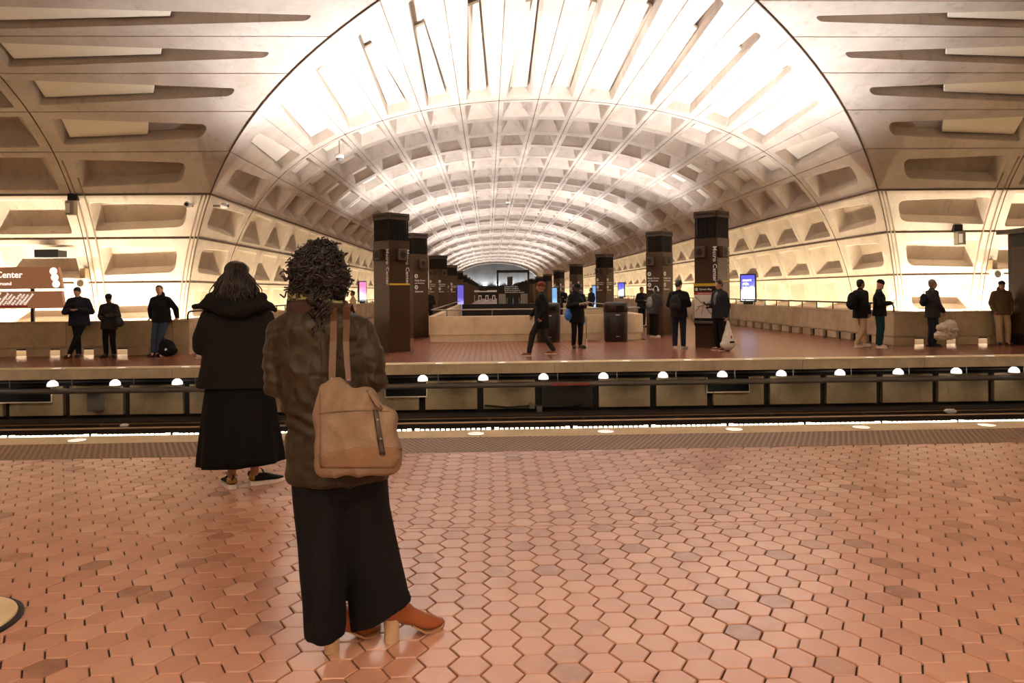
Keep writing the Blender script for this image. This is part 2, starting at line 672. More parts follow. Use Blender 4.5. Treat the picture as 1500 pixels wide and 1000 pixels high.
W_END = L1 + PITCH * 54
end_wall('wall_far', 'north', W_END - .05, M['endwall'])
end_wall('wall_left', 'west', L1 + PITCH * 9 - .05, M['endwall'])
end_wall('wall_right', 'east', L1 + PITCH * 9 - .05, M['endwall'])
end_wall('wall_near', 'south', L1 + PITCH * 9 - .05, M['endwall'])
Y_END = YC + W_END - .05

# white acoustic boards lying in the coffers
def acoustic(arm, j, w0, w1, spec, f0, f1, label, group, a_shift=0.0, wide=.94, depth=.31, sh=0.0):
    mb = MB()
    ac, h0, h1, b0, b1 = spec
    vs = []
    for d in (depth, depth + .07):
        for b_, sgn in ((f0, -1), (f0, 1), (f1, 1), (f1, -1)):
            b = b0 + (b1 - b0) * b_
            h = (h0 + (h1 - h0) * b_) * wide * .70
            t = j + ac + a_shift + sgn * h
            x0, x1 = w0(t), w1(t)
            vs.append(surf(arm, t, x0 + (x1 - x0) * b, d))
    mb.add(vs, [(0, 1, 2, 3), (7, 6, 5, 4), (0, 4, 5, 1), (1, 5, 6, 2), (2, 6, 7, 3), (3, 7, 4, 0)])
    o = mb.build('acoustic_panel', M['acoustic'], bevel=.01, recalc=True)
    tag(o, label, 'ceiling panel', group)
    return o


for j in range(-7, 7):
    jj = j if j >= 0 else -j - 1
    w0 = lambda t: abs(P2(t)[0]); w1 = lambda t: L1
    ln = w1(j + .5) - w0(j + .5)
    side = 'right' if j >= 0 else 'left'
    sp = taper_spec(j, w0, w1)
    Lo = (sp[4] - sp[3]) * ln
    st = (6.0, 6.0, 7.0, 7.7, 8.2, 8.8, 9.9)[jj]
    f0 = (st - w0(j + .5) - sp[3] * ln) / Lo
    acoustic('north', j, w0, w1, sp, f0, 1 - .12 / Lo,
             'white board in the %s long tapered coffer %s of the arch crown' % (ORD[jj], side), 'acoustic boards in the far arch coffers',
             a_shift=.02 * (1 if j >= 0 else -1))
for arm, side in (('west', 'left'), ('east', 'right')):
    for j in range(3, 7):
        w0 = lambda t: abs(P2(t)[0]); w1 = lambda t: L1
        ln = w1(j + .5) - w0(j + .5)
        sp = taper_spec(j, w0, w1)
        Lo = (sp[4] - sp[3]) * ln
        acoustic(arm, j, w0, w1, sp, .40, 1 - .2 / Lo,
                 'cream board, %s coffer row above the dark one, %s vault over the tracks' % (ORD[6 - j], side),
                 'acoustic boards over the tracks', a_shift=-.05, depth=.13, wide=1.2)
for s in (-1, 1):
    for k in range(5):
        for jj in ((5, 6) if k else (4, 5, 6)):
            j = jj if s > 0 else -jj - 1
            a0, a1 = L1 + k * PITCH, L1 + (k + 1) * PITCH
            acoustic('north', j, lambda t, a0=a0: a0, lambda t, a1=a1: a1, (.5, .36, .36, .1, .9), .30, .70,
                     'small white board, %s row past the arch, %s coffer %s of the crown' % (ORD[k], ORD[jj], 'right' if s > 0 else 'left'),
                     'small acoustic boards in the far arm', depth=.26)

# ================================================================== floors
def box_obj(name, x0, x1, y0, y1, z0, z1, material, kind=None, parent=None, bevel=0.0):
    return MB().box(x0, x1, y0, y1, z0, z1).build(name, material, parent, kind=kind, bevel=bevel)


HX0, HX1 = -1.9, 4.95            # stair opening in the far arm
HY0, HY1 = 23.1, 46.5
box_obj('floor_slab_near', -38, 41, -28, NEAR_EDGE - .02, -.3, -.012, M['grout'], 'structure')
box_obj('floor_track', -38, 41, NEAR_EDGE - .6, FAR_EDGE + 1.2, -1.4, -1.15, M['trackbed'], 'structure')
fb = MB()
fb.box(-38, 41, FAR_EDGE + .5, PAR_Y + .25, -.3, -.012)
fb.box(ARM_L - .25, ARM_R + .25, PAR_Y + .25, HY0 + .25, -.3, -.012)
fb.box(ARM_L - .25, HX0 + .15, HY0 + .25, Y_END, -.3, -.012)
fb.box(HX1 - .15, ARM_R + .25, HY0 + .25, Y_END, -.3, -.012)
fb.box(HX0 + .15, HX1 - .15, HY1, Y_END, -.3, -.012)
fb.build('floor_slab_far', M['grout'], kind='structure')
wl = MB()
wl.box(HX0 - .05, HX0 + .15, HY0, HY1, -4, -.012); wl.box(HX1 - .15, HX1 + .05, HY0, HY1, -4, -.012)
wl.box(HX0, HX1, HY0 + .05, HY0 + .25, -4, -.012); wl.box(HX0, HX1, HY1, HY1 + .2, -4, -.012)
wl.box(HX0, HX1, HY0, HY1, -4.1, -4)
wl.build('wall_stair_opening', M['darkwall'], kind='structure')

# hexagon pavers
TS = 0.0912          # hexagon side incl. joint
TF = TS * sqrt(3)    # flat to flat


def hexes(name, x0, x1, y0, y1, fine, holes=(), x_off=0.0, cut=True, joint=.0042, seed=3, mt=None):
    rnd = random.Random(seed)
    V, F, T = [], [], []
    ncol = int((x1 - x0) / (1.5 * TS)) + 2
    nrow = int((y1 - y0) / TF) + 2
    for c in range(ncol):
        cx = x0 + c * 1.5 * TS + x_off
        for r in range(-1, nrow):
            cy = y0 + (r + (.5 if c % 2 else 0)) * TF + TF / 2
            if cx > x1 or cy - TF / 2 >= y1 or cy + TF / 2 <= y0:
                continue
            if any(hx0 < cx < hx1 and hy0 < cy < hy1 for hx0, hx1, hy0, hy1 in holes):
                continue
            tone = min(1, max(0, rnd.gauss(.52, .17 if fine else .07)))
            if fine and rnd.random() < .03: tone *= .5
            zt = rnd.gauss(0, .0005)
            tl = .0025 if fine else .0005
            tx, ty = rnd.gauss(0, tl), rnd.gauss(0, tl)
            rings = ((TS - joint, -.0035), (TS - joint - .004, 0.0)) if fine else ((TS - joint * 1.25, 0.0),)
            o = len(V)
            for rr, zz in (((TS - joint, -.014),) + rings if fine else rings):
                for k in range(6):
                    a = pi / 3 * k
                    px, py = cx + rr * cos(a), cy + rr * sin(a)
                    py = min(max(py, y0 + .003), y1 - .003)
                    V.append((px, py, zz + zt + (px - cx) * tx + (py - cy) * ty))
            nr = 3 if fine else 1
            for q in range(nr - 1):
                for k in range(6):
                    F.append((o + q * 6 + k, o + q * 6 + (k + 1) % 6, o + (q + 1) * 6 + (k + 1) % 6, o + (q + 1) * 6 + k)); T.append(tone)
            F.append(tuple(o + (nr - 1) * 6 + k for k in range(6))); T.append(tone)
    me = bpy.data.meshes.new(name)
    me.from_pydata(V, [], F)
    at = me.attributes.new('tone', 'FLOAT', 'FACE')
    at.data.foreach_set('value', T)
    me.materials.append(mt or M['tile'])
    me.update()
    ob = bpy.data.objects.new(name, me)
    COL.objects.link(ob)
    ob['kind'] = 'structure'
    return ob


SEAM = 4.87
_g = ground(17, 917)
DISC = (_g.x - .34, _g.y, .34)
hexes('floor', -7.5, 8.5, 2.2, SEAM, True, x_off=.02, seed=1)
hexes('floor', -7.5, 8.5, SEAM + .004, 7.17, True, x_off=.055, seed=2)
hexes('floor', -16, -7.5, -4, 7.17, False, seed=4)
hexes('floor', 8.5, 16, -4, 7.17, False, seed=5)
hexes('floor', -7.5, 8.5, -4, 2.2, False, seed=6)
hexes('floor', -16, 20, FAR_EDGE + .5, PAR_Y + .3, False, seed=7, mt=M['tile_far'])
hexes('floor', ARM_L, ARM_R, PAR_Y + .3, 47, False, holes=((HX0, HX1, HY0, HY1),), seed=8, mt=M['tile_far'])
# plain plates of the same clay where single tiles cannot be told apart
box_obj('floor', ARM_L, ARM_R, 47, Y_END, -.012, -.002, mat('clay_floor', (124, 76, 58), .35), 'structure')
# trough floors behind the parapets
M['trough'] = mat('trough_floor', (170, 156, 132), .8)
box_obj('floor_trough', -38, ARM_L - .16, PAR_Y + .3, YC + 11.9, -1.02, -1.0, M['trough'], 'structure')
box_obj('floor_trough', ARM_R + .16, 41, PAR_Y + .3, YC + 11.9, -1.02, -1.0, M['trough'], 'structure')
box_obj('floor_trough', XC - 11.9, ARM_L - .16, YC + 11.9, Y_END, -1.02, -1.0, M['trough'], 'structure')
box_obj('floor_trough', ARM_R + .16, XC + 11.9, YC + 11.9, Y_END, -1.02, -1.0, M['trough'], 'structure')

for x0, x1 in ((-38, ARM_L - .5), (ARM_R + .5, 41)):
    box_obj('floor_ledge', x0, x1, PAR_Y + .25, TR_Y - .07, -.1, -.012, M['trough'], 'structure')

# tactile strip: rows of small domes on a brown plate
M['tactile'] = mat('tactile_plate', (134, 104, 82), .45, noise=(20, .12))
box_obj('floor_tactile_plate', -16, 17, 7.175, 7.90, -.012, .0, M['tactile'], 'structure')
dm = MB()
for i in range(-190, 200):
    for k in range(12):
        x = i * .058 + (.029 if k % 2 else 0); y = 7.21 + k * .0595
        if not -11 < x < 11.5: continue
        o = len(dm.v)
        vs = []
        for rr, zz in ((.019, 0), (.015, .005), (.008, .0065)):
            for q in range(6):
                vs.append((x + rr * cos(pi / 3 * q), y + rr * sin(pi / 3 * q), zz))
        fs = [(a * 6 + q, a * 6 + (q + 1) % 6, a * 6 + 6 + (q + 1) % 6, a * 6 + 6 + q) for a in range(2) for q in range(6)]
        fs.append(tuple(12 + q for q in range(6)))
        dm.add(vs, fs)
o = dm.build('floor_tactile_domes', M['tactile'], kind='structure')

# granite edges
def slab_row(name, y0, y1, z0, z1, xs, material, bev=.006):
    for a, b in zip(xs[:-1], xs[1:]):
        box_obj(name, a + .003, b - .003, y0, y1, z0, z1, material, 'structure', bevel=bev)


slab_row('trim_near_edge', 7.905, NEAR_EDGE, -.25, .002, [-16 + i * 3.0 + (.9 if i else 0) for i in range(12)], M['granite'])
box_obj('wall_near_platform', -38, 41, NEAR_EDGE - .5, NEAR_EDGE - .3, -1.15, -.25, M['darkwall'], 'structure')
slab_row('trim_far_edge', FAR_EDGE, FAR_EDGE + .5, -.21, .004, [-14.9 + i * 2.72 for i in range(14)], M['fascia'])
box_obj('trim_far_edge_top', -16, 22, FAR_EDGE - .01, FAR_EDGE + .46, .004, .012, M['granite'], 'structure')

# dark wall under the far platform: panels between dark posts
PX0 = -13.2
box_obj('wall_under_platform', -38, 41, FAR_EDGE + .75, FAR_EDGE + .95, -1.15, -.02, mat('dark_backing', (26, 21, 18), .9), 'structure')
for i in range(26):
    x = PX0 + i * 1.30
    if abs(x - (-.0)) < .2 and False: continue
    blank = (i == 11)
    box_obj('wall_panel_under_platform', x + .07, x + 1.23, FAR_EDGE + .62, FAR_EDGE + .75, -1.07, -.42, M['darkwall'] if not blank else M['trackbed'], 'structure', bevel=.01)
# ================================================================== parapets
M['shade_black'] = mat('opening_shade_black', (14, 12, 11), .9)  # flat black that stands in for shade in the base openings


def par_run(name, p0, p1, out, h=.9, seg=2.72, th=.26, cop=.66, opens=(), start=0.0, shade_strip=False):
    """straight parapet from p0 to p1 (front face line); out = unit vector to its back; opens = distances of the base openings"""
    p0, p1, out = Vector((*p0, 0)), Vector((*p1, 0)), Vector((*out, 0))
    d = (p1 - p0).normalized()
    L = (p1 - p0).length
    mtx = Matrix((d, out, Vector((0, 0, 1)))).transposed().to_4x4()
    mtx.translation = p0
    s = start
    xs = [0.0]
    while xs[-1] + seg < L - .3:
        xs.append(xs[-1] + seg)
    xs.append(L)
    mb = MB()
    for a, b in zip(xs[:-1], xs[1:]):
        mb.box(a + .006, b - .006, 0, th, .24, h - .05, mtx=mtx)
    mb.box(0, L, .03, th - .02, .2, .24, mtx=mtx)
    for a, b in zip(xs[:-1], xs[1:]):
        mb.box(a + .003, b - .003, -.005, cop, h - .05, h, mtx=mtx)
    # base course with openings
    e = [0.0]
    for o in opens:
        if .15 < o < L - .15:
            e += [o - .15, o + .15]
    e.append(L)
    for i in range(0, len(e), 2):
        mb.box(e[i], e[i + 1], -.005, .1, 0, .2, mtx=mtx)
    o = mb.build(name, M['parapet'], kind='structure', bevel=.012)
    if shade_strip:
        MB().box(0, L, .13, .15, 0, .2, mtx=mtx).build('wall_opening_shade', M['shade_black'], kind='structure')  # black strip added behind the openings so that they look unlit
    return o


# left and right of the far platform
par_run('wall_parapet_left', (-30, PAR_Y), (ARM_L, PAR_Y), (0, 1), cop=.3, opens=[30 - 12.13 + .86 * i for i in range(-8, 5)])
par_run('wall_parapet_right', (ARM_R, PAR_Y), (34, PAR_Y), (0, 1), cop=.3, opens=[.72 + .88 * i for i in range(14)])
# lamp baffles in the trough
for x0, x1 in ((-38, ARM_L - 1.0), (ARM_R + 1.0, 40)):
    vs = [(x0, TR_Y - .05, -1.0), (x1, TR_Y - .05, -1.0), (x1, TR_Y - .03, -1.0), (x0, TR_Y - .03, -1.0), (x0, TR_Y + .003, -.2), (x1, TR_Y + .003, -.2), (x1, TR_Y + .012, -.2), (x0, TR_Y + .012, -.2)]
    mb = MB()
    mb.add(vs, [(3, 2, 1, 0), (4, 5, 6, 7), (0, 1, 5, 4), (1, 2, 6, 5), (2, 3, 7, 6), (3, 0, 4, 7)])
    mb.build('wall_lamp_baffle', M['white'], kind='structure')
# along both sides of the far arm
par_run('wall_parapet_arm_left', (ARM_L, PAR_Y), (ARM_L, 150), (-1, 0), cop=.644, opens=[1.2 + .92 * i for i in range(45)], shade_strip=True)
par_run('wall_parapet_arm_right', (ARM_R, 150), (ARM_R, PAR_Y), (1, 0), cop=.714, opens=[130.5 - 1.3 - .92 * i for i in range(44, -1, -1)], shade_strip=True)

# round-cornered parapet round the stairs
def rrect(x0, x1, y0, y1, r, n=7):
    pts = []
    for cx, cy, a0 in ((x1 - r, y0 + r, -90), (x1 - r, y1 - r, 0), (x0 + r, y1 - r, 90), (x0 + r, y0 + r, 180)):
        for i in range(n + 1):
            a = R(a0 + 90 * i / n)
            pts.append((cx + r * cos(a), cy + r * sin(a)))
    return pts


sp = thing('stair_parapet', 'round-cornered concrete parapet with steel handrail around the stair opening', 'parapet', (0, 0, 0))


def u_wall(mb, off, th, r, z0, z1, n=8):
    """U-shaped wall open at its far end"""
    def path(o, rr):
        x0, x1, y0 = HX0 + o, HX1 - o, HY0 + o
        pts = [(x0, HY1)]
        for cx, a0 in ((x0 + rr, 180), (x1 - rr, 270)):
            for i in range(n + 1):
                a = R(a0 + 90 * i / n)
                pts.append((cx + rr * cos(a), y0 + rr + rr * sin(a)))
        return pts + [(x1, HY1)]
    outer, inner = path(off, r), path(off + th, max(.05, r - th))
    m = len(outer)
    vs = [(*p, z0) for p in outer] + [(*p, z1) for p in outer] + [(*p, z0) for p in inner] + [(*p, z1) for p in inner]
    fs = []
    for i in range(m - 1):
        j = i + 1
        fs += [(i, j, m + j, m + i), (m + i, m + j, 3 * m + j, 3 * m + i), (3 * m + i, 3 * m + j, 2 * m + j, 2 * m + i), (2 * m + i, 2 * m + j, j, i)]
    fs += [(0, m, 3 * m, 2 * m), (m - 1, 3 * m - 1, 4 * m - 1, 2 * m - 1)]
    mb.add(vs, fs)
    return mb


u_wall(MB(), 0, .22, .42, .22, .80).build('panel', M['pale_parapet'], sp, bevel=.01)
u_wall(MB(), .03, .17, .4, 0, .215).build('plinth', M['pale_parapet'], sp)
MB().box(HX0 + .25, HX1 - .25, HY1 - .05, HY1, 0, .8).build('end_panel', M['bronze_dark'], sp)['label'] = 'dark metal end panel'
mb = MB()
rp = [(HX0 + .1, HY1)] + [p for p in rrect(HX0 + .1, HX1 - .1, HY0 + .1, HY1 - .1, .35) if p[1] < HY0 + 1]
rp = [rp[0]] + sorted(rp[1:], key=lambda p: (p[0] + (HY0 - p[1]) * (1 if p[0] < (HX0 + HX1) / 2 else -1) * .5)) + [(HX1 - .1, HY1)]
mb.tube([(x, y, 1.0) for x, y in rp], .022, 8)
mb.build('handrail', M['steel'], sp, smooth=True)
for x in [HX0 + .6 + 1.42 * i for i in range(5)]:
    MB().tube([(x, HY0 + .1, .80), (x, HY0 + .1, 1.0)], .014, 8).build('post', M['steel'], sp)


def handrail(label, pts, posts):
    t = thing('handrail', label, 'handrail', (0, 0, 0))
    MB().tube(pts, .024, 8).build('rail', M['bronze_dark'], t, smooth=True)
    for x, y, z0, z1 in posts:
        MB().tube([(x, y, z0), (x, y, z1)], .02, 6).build('post', M['bronze_dark'], t)
    return t


x = ARM_R + .1
handrail('dark handrail with posts on the right parapet of the far arm',
         [(x + .02, 19.7, .9), (x + .02, 19.7, 1.03), (x + .01, 19.75, 1.1), (x, 19.85, 1.12)] + [(x, 20 + i * 8, 1.12) for i in range(9)],
         [(x, 20.9 + i * 1.15, .9, 1.12) for i in range(44)])
x = ARM_L - .1
handrail('dark handrail with posts on the left parapet of the far arm',
         [(x - .02, 19.7, .9), (x - .02, 19.7, 1.03), (x - .01, 19.75, 1.1), (x, 19.85, 1.12)] + [(x, 20 + i * 8, 1.12) for i in range(9)],
         [(x, 20.9 + i * 1.15, .9, 1.12) for i in range(44)])

# ================================================================== pylons
A2 = .335
LF = lambda u, z, off=0.0: Vector((-A2 - off, -u, z))     # left front face: u to the right
RF = lambda u, z, off=0.0: Vector((u, -A2 - off, z))      # right front face


def face_m(side, u, z, off, vertical=False):
    if side == 'L':
        xa, n = Vector((0, -1, 0)), Vector((-1, 0, 0))
    else:
        xa, n = Vector((1, 0, 0)), Vector((0, -1, 0))
    up = Vector((0, 0, 1))
    m = Matrix((-up, xa, n)) if vertical else Matrix((xa, up, n))
    m = m.transposed().to_4x4()
    m.translation = LF(u, z, off) if side == 'L' else RF(u, z, off)
    return m


def face_box(side, u0, u1, z0, z1, d0, d1, mi=0, mb=None):
    mb = mb or MB()
    m = face_m(side, 0, 0, 0)
    mb.box(u0, u1, z0, z1, d0, d1, mi, mtx=m)
    return mb


def pylon(x, y, ht, label, detail):
    t = thing('pylon', label, 'pylon', (x, y, 0), R(45), 'bronze pylons in two rows')
    zb = ht - .72
    mb = MB()
    mb.box(-A2, A2, -A2, A2, 0, zb)
    mb.box(-A2 - .004, A2 + .004, -A2 - .004, A2 + .004, 1.76, 1.768)
    mb.build('shaft', M['bronze'], t, bevel=.012)
    mb = MB()
    mb.box(-A2 + .05, A2 - .05, -A2 + .05, A2 - .05, zb, ht - .17)
    if detail < 3:
        for i in range(11):
            u = -A2 + .03 + i * (2 * A2 - .06) / 10
            for m_ in (face_m('L', 0, 0, 0), face_m('R', 0, 0, 0)):
                mb.box(u - .012, u + .012, zb, ht - .17, -.05, -.008, mtx=m_)
    else:
        for i in range(7):
            u = -A2 + .03 + i * (2 * A2 - .06) / 6
            for m_ in (face_m('L', 0, 0, 0), face_m('R', 0, 0, 0)):
                mb.box(u - .02, u + .02, zb, ht - .17, -.05, -.008, mtx=m_)
    mb.build('grille', M['bronze_dark'], t)
    mb = MB()
    for a in range(4):
        mr = Matrix.Rotation(pi / 2 * a, 4, 'Z')
        mb.box(-A2 - .008, A2 + .008, -A2 - .008, -A2 + .03, ht - .17, ht, mtx=mr)
    mb.box(-A2, A2, -A2, A2, ht - .17, ht - .13)
    cp = mb.build('cap', M['bronze_light'], t)
    if detail < 3:
        for s in 'LR':
            face_box(s, -A2 + .06, A2 - .06, ht - .11, ht - .05, 0, .016).build('slot', M['bronze_dark'], cp)
    mb = MB()
    mb.lathe([(.16, ht - .13), (.16, ht - .06), (.14, ht - .05)], 16)
    mb.build('uplight_lens', M['glow'], t)
    if detail < 3:
        for s in 'LR':
            u = .02 if s == 'R' else -.05
            if x > 2:
                u = -.12
            sb = face_box(s, u - .15, u + .15, 2.40, 2.70, 0, .13).build('speaker', M['bronze_light'], t, bevel=.015)
            mb = MB()
            m = face_m(s, u, 2.55, .13)
            mb.lathe([(.095, -.004), (.095, .004), (.08, .006)], 20, mtx=m)
            mb.build('speaker_mesh', M['bronze_dark'], sb)
    return t


def metro_text(t, faces):
    for s in faces:
        a = text('station_lettering', 'Metro', .162, face_m(s, A2 - .125, 2.70, .004, True), M['letter'], t)
        wd_ = max(v.co.x for v in a.data.vertices) * .162 + .06
        text('station_lettering', 'Center', .162, face_m(s, A2 - .125, 2.70 - wd_, .004, True), M['letter'], t)


def guide(t, s, z, l1, l2, k=1.0, u=-.27):
    mb = MB()
    m = face_m(s, u + .07, z, .003)
    mb.lathe([(.075 * k, 0), (.075 * k, .004)], 18, mtx=m)
    d = mb.build('route_dot', M['letter'], t)
    text('route_letter', 'R', .10 * k, face_m(s, u + .045, z - .035, .009), M['bronze_dark'], d)
    text('guide_lettering', l1, .088 * k, face_m(s, u, z - .175, .004), M['letter'], t)
    if l2:
        text('guide_lettering', l2, .07 * k, face_m(s, u, z - .26, .004), M['letter'], t)


NTH = ['nearest'] + ORD[1:]
HT = [3.64, 3.60, 3.45, 3.4, 3.35] + [3.3] * 8
for k, y in enumerate(PYL_Y):
    for side, x in zip(('left', 'right'), PYL_X):
        lab = '%s square bronze pylon of the %s row in the far arm' % (NTH[k], side)
        if k == 0:
            lab = ('nearest bronze pylon of the left row with station name and yellow band' if side == 'left'
                   else 'nearest bronze pylon of the right row carrying a framed system map')
        t = pylon(x, y, HT[k], lab, k)
        if k == 0:
            metro_text(t, 'LR')
            face_box('R', -A2 + .0, A2, 1.755, 1.80, 0, .012).build('yellow_band', M['yellow'], t)
            if side == 'right':
                f = face_box('L', -A2, A2, .60, 1.72, 0, .05).build('map_case', M['black'], t, bevel=.006)
                face_box('L', -A2, A2, 1.645, 1.72, .05, .056).build('yellow_header', M['yellow'], f)
                face_box('L', -A2 + .01, A2 - .01, 1.42, 1.49, .05, .056).build('red_header', M['red'], f)
                text('header_lettering', 'System Map', .075, face_m('L', -A2 + .17, 1.54, .057), M['letter'], f)
                text('header_lettering', 'weekend track work', .05, face_m('L', -A2 + .12, 1.44, .057), M['letter'], f)
                mb = MB().lathe([(.045, 0), (.045, .004)], 16, mtx=face_m('L', -A2 + .08, 1.565, .053))
                mb.build('route_dot', M['letter'], f)
                pm = face_box('L', -A2 + .012, A2 - .012, .80, 1.42, .05, .055).build('map_sheet', M['paper'], f)
                for col, pl in (((170, 60, 50), [(-.28, .98), (-.15, 1.12), (0, 1.08), (.1, 1.16), (.28, 1.1)]),
                                ((90, 80, 72), [(-.28, 1.36), (-.1, 1.2), (.05, 1.05), (.2, .88)]),
                                ((150, 120, 70), [(.28, 1.34), (.1, 1.22), (-.05, 1.12), (-.12, .9)]),
                                ((120, 130, 120), [(-.24, 1.1), (0, 1.15), (.26, 1.2)])):
                    mb = MB()
                    m = face_m('L', 0, 0, 0)
                    mb.tube([m @ Vector((u, z, .057)) for u, z in pl], .009, 6)
                    mb.build('route_line', mat('route_ink', col, .6), pm)
                face_box('L', -A2, A2, .66, .72, .05, .11).build('ledge', M['steel'], f, bevel=.005)
        elif k < 5:
            kk = 1.0 if k < 3 else 1.15
            for s in ('R', 'L'):
                if k == 1 and side == 'left' and s == 'L':
                    continue
                guide(t, s, 2.12, 'Shady Grove', 'and downtown', kk)
                guide(t, s, 1.74, 'Glenmont', None, kk)

# ================================================================== litter bins
def bin_(x, y, label):
    t = thing('trash_can', label, 'trash can', (x, y, 0), 0, 'bins by the stair parapet')
    mb = MB().lathe([(.345, 0), (.355, .02), (.365, .5), (.37, .88), (.355, .90)], 36)
    for i in range(-3, 4):
        a = -pi / 2 + i * .17
        mb.tube([(.366 * cos(a), .366 * sin(a), .12), (.372 * cos(a), .372 * sin(a), .74)], .012, 6)
    b = mb.build('body', M['bin'], t, smooth=True)
    lid = MB().lathe([(.35, .90), (.375, .915), (.37, 1.1), (.36, 1.17), (.30, 1.205), (.02, 1.21)], 36).build('lid', M['bin'], t, smooth=True)
    mb = MB()
    m = Matrix.Translation((0, 0, 0))
    vs = []
    for i in range(9):
        a = -pi / 2 - .12 + i * .085
        for z in (.96, 1.09):
            vs.append((.378 * cos(a), .378 * sin(a), z))
    mb.add(vs, [(2 * i, 2 * i + 2, 2 * i + 3, 2 * i + 1) for i in range(8)])
    mb.build('opening', M['void'], lid)
    for z, wd_ in ((.80, .14), (.16, .12)):
        mb = MB()
        vs = []
        for i in range(7):
            a = -pi / 2 + (i - 3) * wd_ / 2.2
            for zz in (z, z + (.035 if z > .5 else .02)):
                vs.append((.382 * cos(a), .382 * sin(a), zz))
        mb.add(vs, [(2 * i, 2 * i + 2, 2 * i + 3, 2 * i + 1) for i in range(6)])
        mb.build('sticker', M['bin_label'], b)['label'] = 'pale printed sticker'
    return t


M['bin'] = mat('bin_plastic', (40, 30, 25), .38)
M['void'] = mat('dark_void', (6, 5, 5), .9)
M['bin_label'] = mat('bin_sticker', (190, 180, 168), .5, noise=(60, .5))
bin_(3.9, 22.5, 'dark brown trash can standing alone against the stair parapet')
bin_(1.83, 22.5, 'dark brown trash can behind the walking person')

# ================================================================== lit displays
def screen_mat(name, c1, c2, c3, strength, seed, h=1.2):
    """lit advert: a saturated top fading to a pale lower half with a wavy border"""
    m, nt, b = new_mat(name)
    N, Lk = nt.nodes.new, nt.links.new
    tc = N('ShaderNodeTexCoord')
    n = N('ShaderNodeTexNoise'); n.inputs['Scale'].default_value = 2.5; n.inputs['Detail'].default_value = 3
    mp = N('ShaderNodeMapping'); mp.inputs['Location'].default_value = (seed * 3.1, seed * 1.7, 0)
    Lk(tc.outputs['Object'], mp.inputs['Vector']); Lk(mp.outputs['Vector'], n.inputs['Vector'])
    sx = N('ShaderNodeSeparateXYZ'); Lk(tc.outputs['Object'], sx.inputs[0])
    ma = N('ShaderNodeMath'); ma.operation = 'MULTIPLY_ADD'; ma.inputs[1].default_value = 1 / h
    Lk(sx.outputs['Z'], ma.inputs[0])
    mb_ = N('ShaderNodeMath'); mb_.operation = 'MULTIPLY_ADD'; mb_.inputs[1].default_value = .7; mb_.inputs[2].default_value = -.35
    Lk(n.outputs['Fac'], mb_.inputs[0]); Lk(mb_.outputs[0], ma.inputs[2])
    r = N('ShaderNodeValToRGB')
    e = r.color_ramp.elements
    e.new(.5)
    for q, (p, c) in zip(e, ((.42, c3), (.55, c2), (.8, c1))):
        q.position = p; q.color = (*[(v / 255) ** 2.2 for v in c], 1)
    Lk(ma.outputs[0], r.inputs[0])
    Lk(r.outputs[0], b.inputs['Emission Color']); b.inputs['Emission Strength'].default_value = strength
    b.inputs['Base Color'].default_value = (.02, .02, .02, 1)
    return m


def display(x, y, z0, z1, w, rz, label, scr, lettering=None):
    t = thing('display_screen', label, 'advertising display', (x, y, z0), rz)
    h = z1 - z0
    MB().box(-w / 2, w / 2, -.02, .13, 0, h).build('casing', M['black'], t, bevel=.015)
    s = MB().box(-w / 2 + .05, w / 2 - .05, -.03, -.02, .06, h - .06).build('screen', scr, t)
    if lettering:
        text('screen_lettering', lettering, .16, Matrix(((1, 0, 0, -w / 2 + .12), (0, 0, -1, -.035), (0, 1, 0, h - .32), (0, 0, 0, 1))), emis('screen_white', (255, 255, 255), 2), s)
    MB().box(-w * .3, w * .3, 0, .1, -.1, 0).build('foot', M['black'], t)
    return t


S1 = screen_mat('screen_blue', (84, 80, 214), (120, 124, 240), (244, 246, 255), 1.25, 1)
S2 = screen_mat('screen_pink', (226, 120, 170), (240, 180, 220), (236, 240, 255), 1.2, 4)
S3 = screen_mat('screen_violet', (100, 88, 190), (150, 138, 230), (180, 170, 240), .9, 7)
S4 = screen_mat('screen_pale', (120, 170, 220), (150, 200, 240), (200, 225, 250), .9, 9)
display(11.22, 31.5, 1.0, 2.22, .68, R(-32), 'nearest blue and white lit display on the right parapet of the far arm', S1, 'smart\nride\ntrip')
display(11.22, 61.9, 1.0, 2.25, .62, R(-32), 'small blue lit display further along the right arm parapet, above the trash can', S1)
display(-8.15, 48.2, 1.0, 2.35, .62, R(46), 'pink and white lit display on the left arm parapet, beside the nearest pylon', S2)
display(-2.3, 61.2, .1, 2.2, .62, R(8), 'violet lit display among the distant pylons of the left row', S3)
display(7.35, 50.2, .1, 1.95, .5, R(-30), 'pale blue lit display beside the fourth pylon of the right row', S4)
display(5.55, 61.5, .1, 1.9, .5, R(-5), 'pale blue lit display behind the walking person', S4)

# ================================================================== station sign, left
sg = thing('station_sign', 'brown two-panel station sign with white lettering in front of the left wall', 'sign', (0, 0, 0))


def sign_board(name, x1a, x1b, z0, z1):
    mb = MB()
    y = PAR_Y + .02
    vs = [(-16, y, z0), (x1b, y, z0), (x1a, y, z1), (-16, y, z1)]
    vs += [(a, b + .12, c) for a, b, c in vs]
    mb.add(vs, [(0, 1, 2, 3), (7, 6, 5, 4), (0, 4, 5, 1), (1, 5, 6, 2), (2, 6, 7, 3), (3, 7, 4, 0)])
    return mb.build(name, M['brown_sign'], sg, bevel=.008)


def sxz(px, py):
    p = at_px(px, py, PAR_Y + .02)
    return p.x, p.z


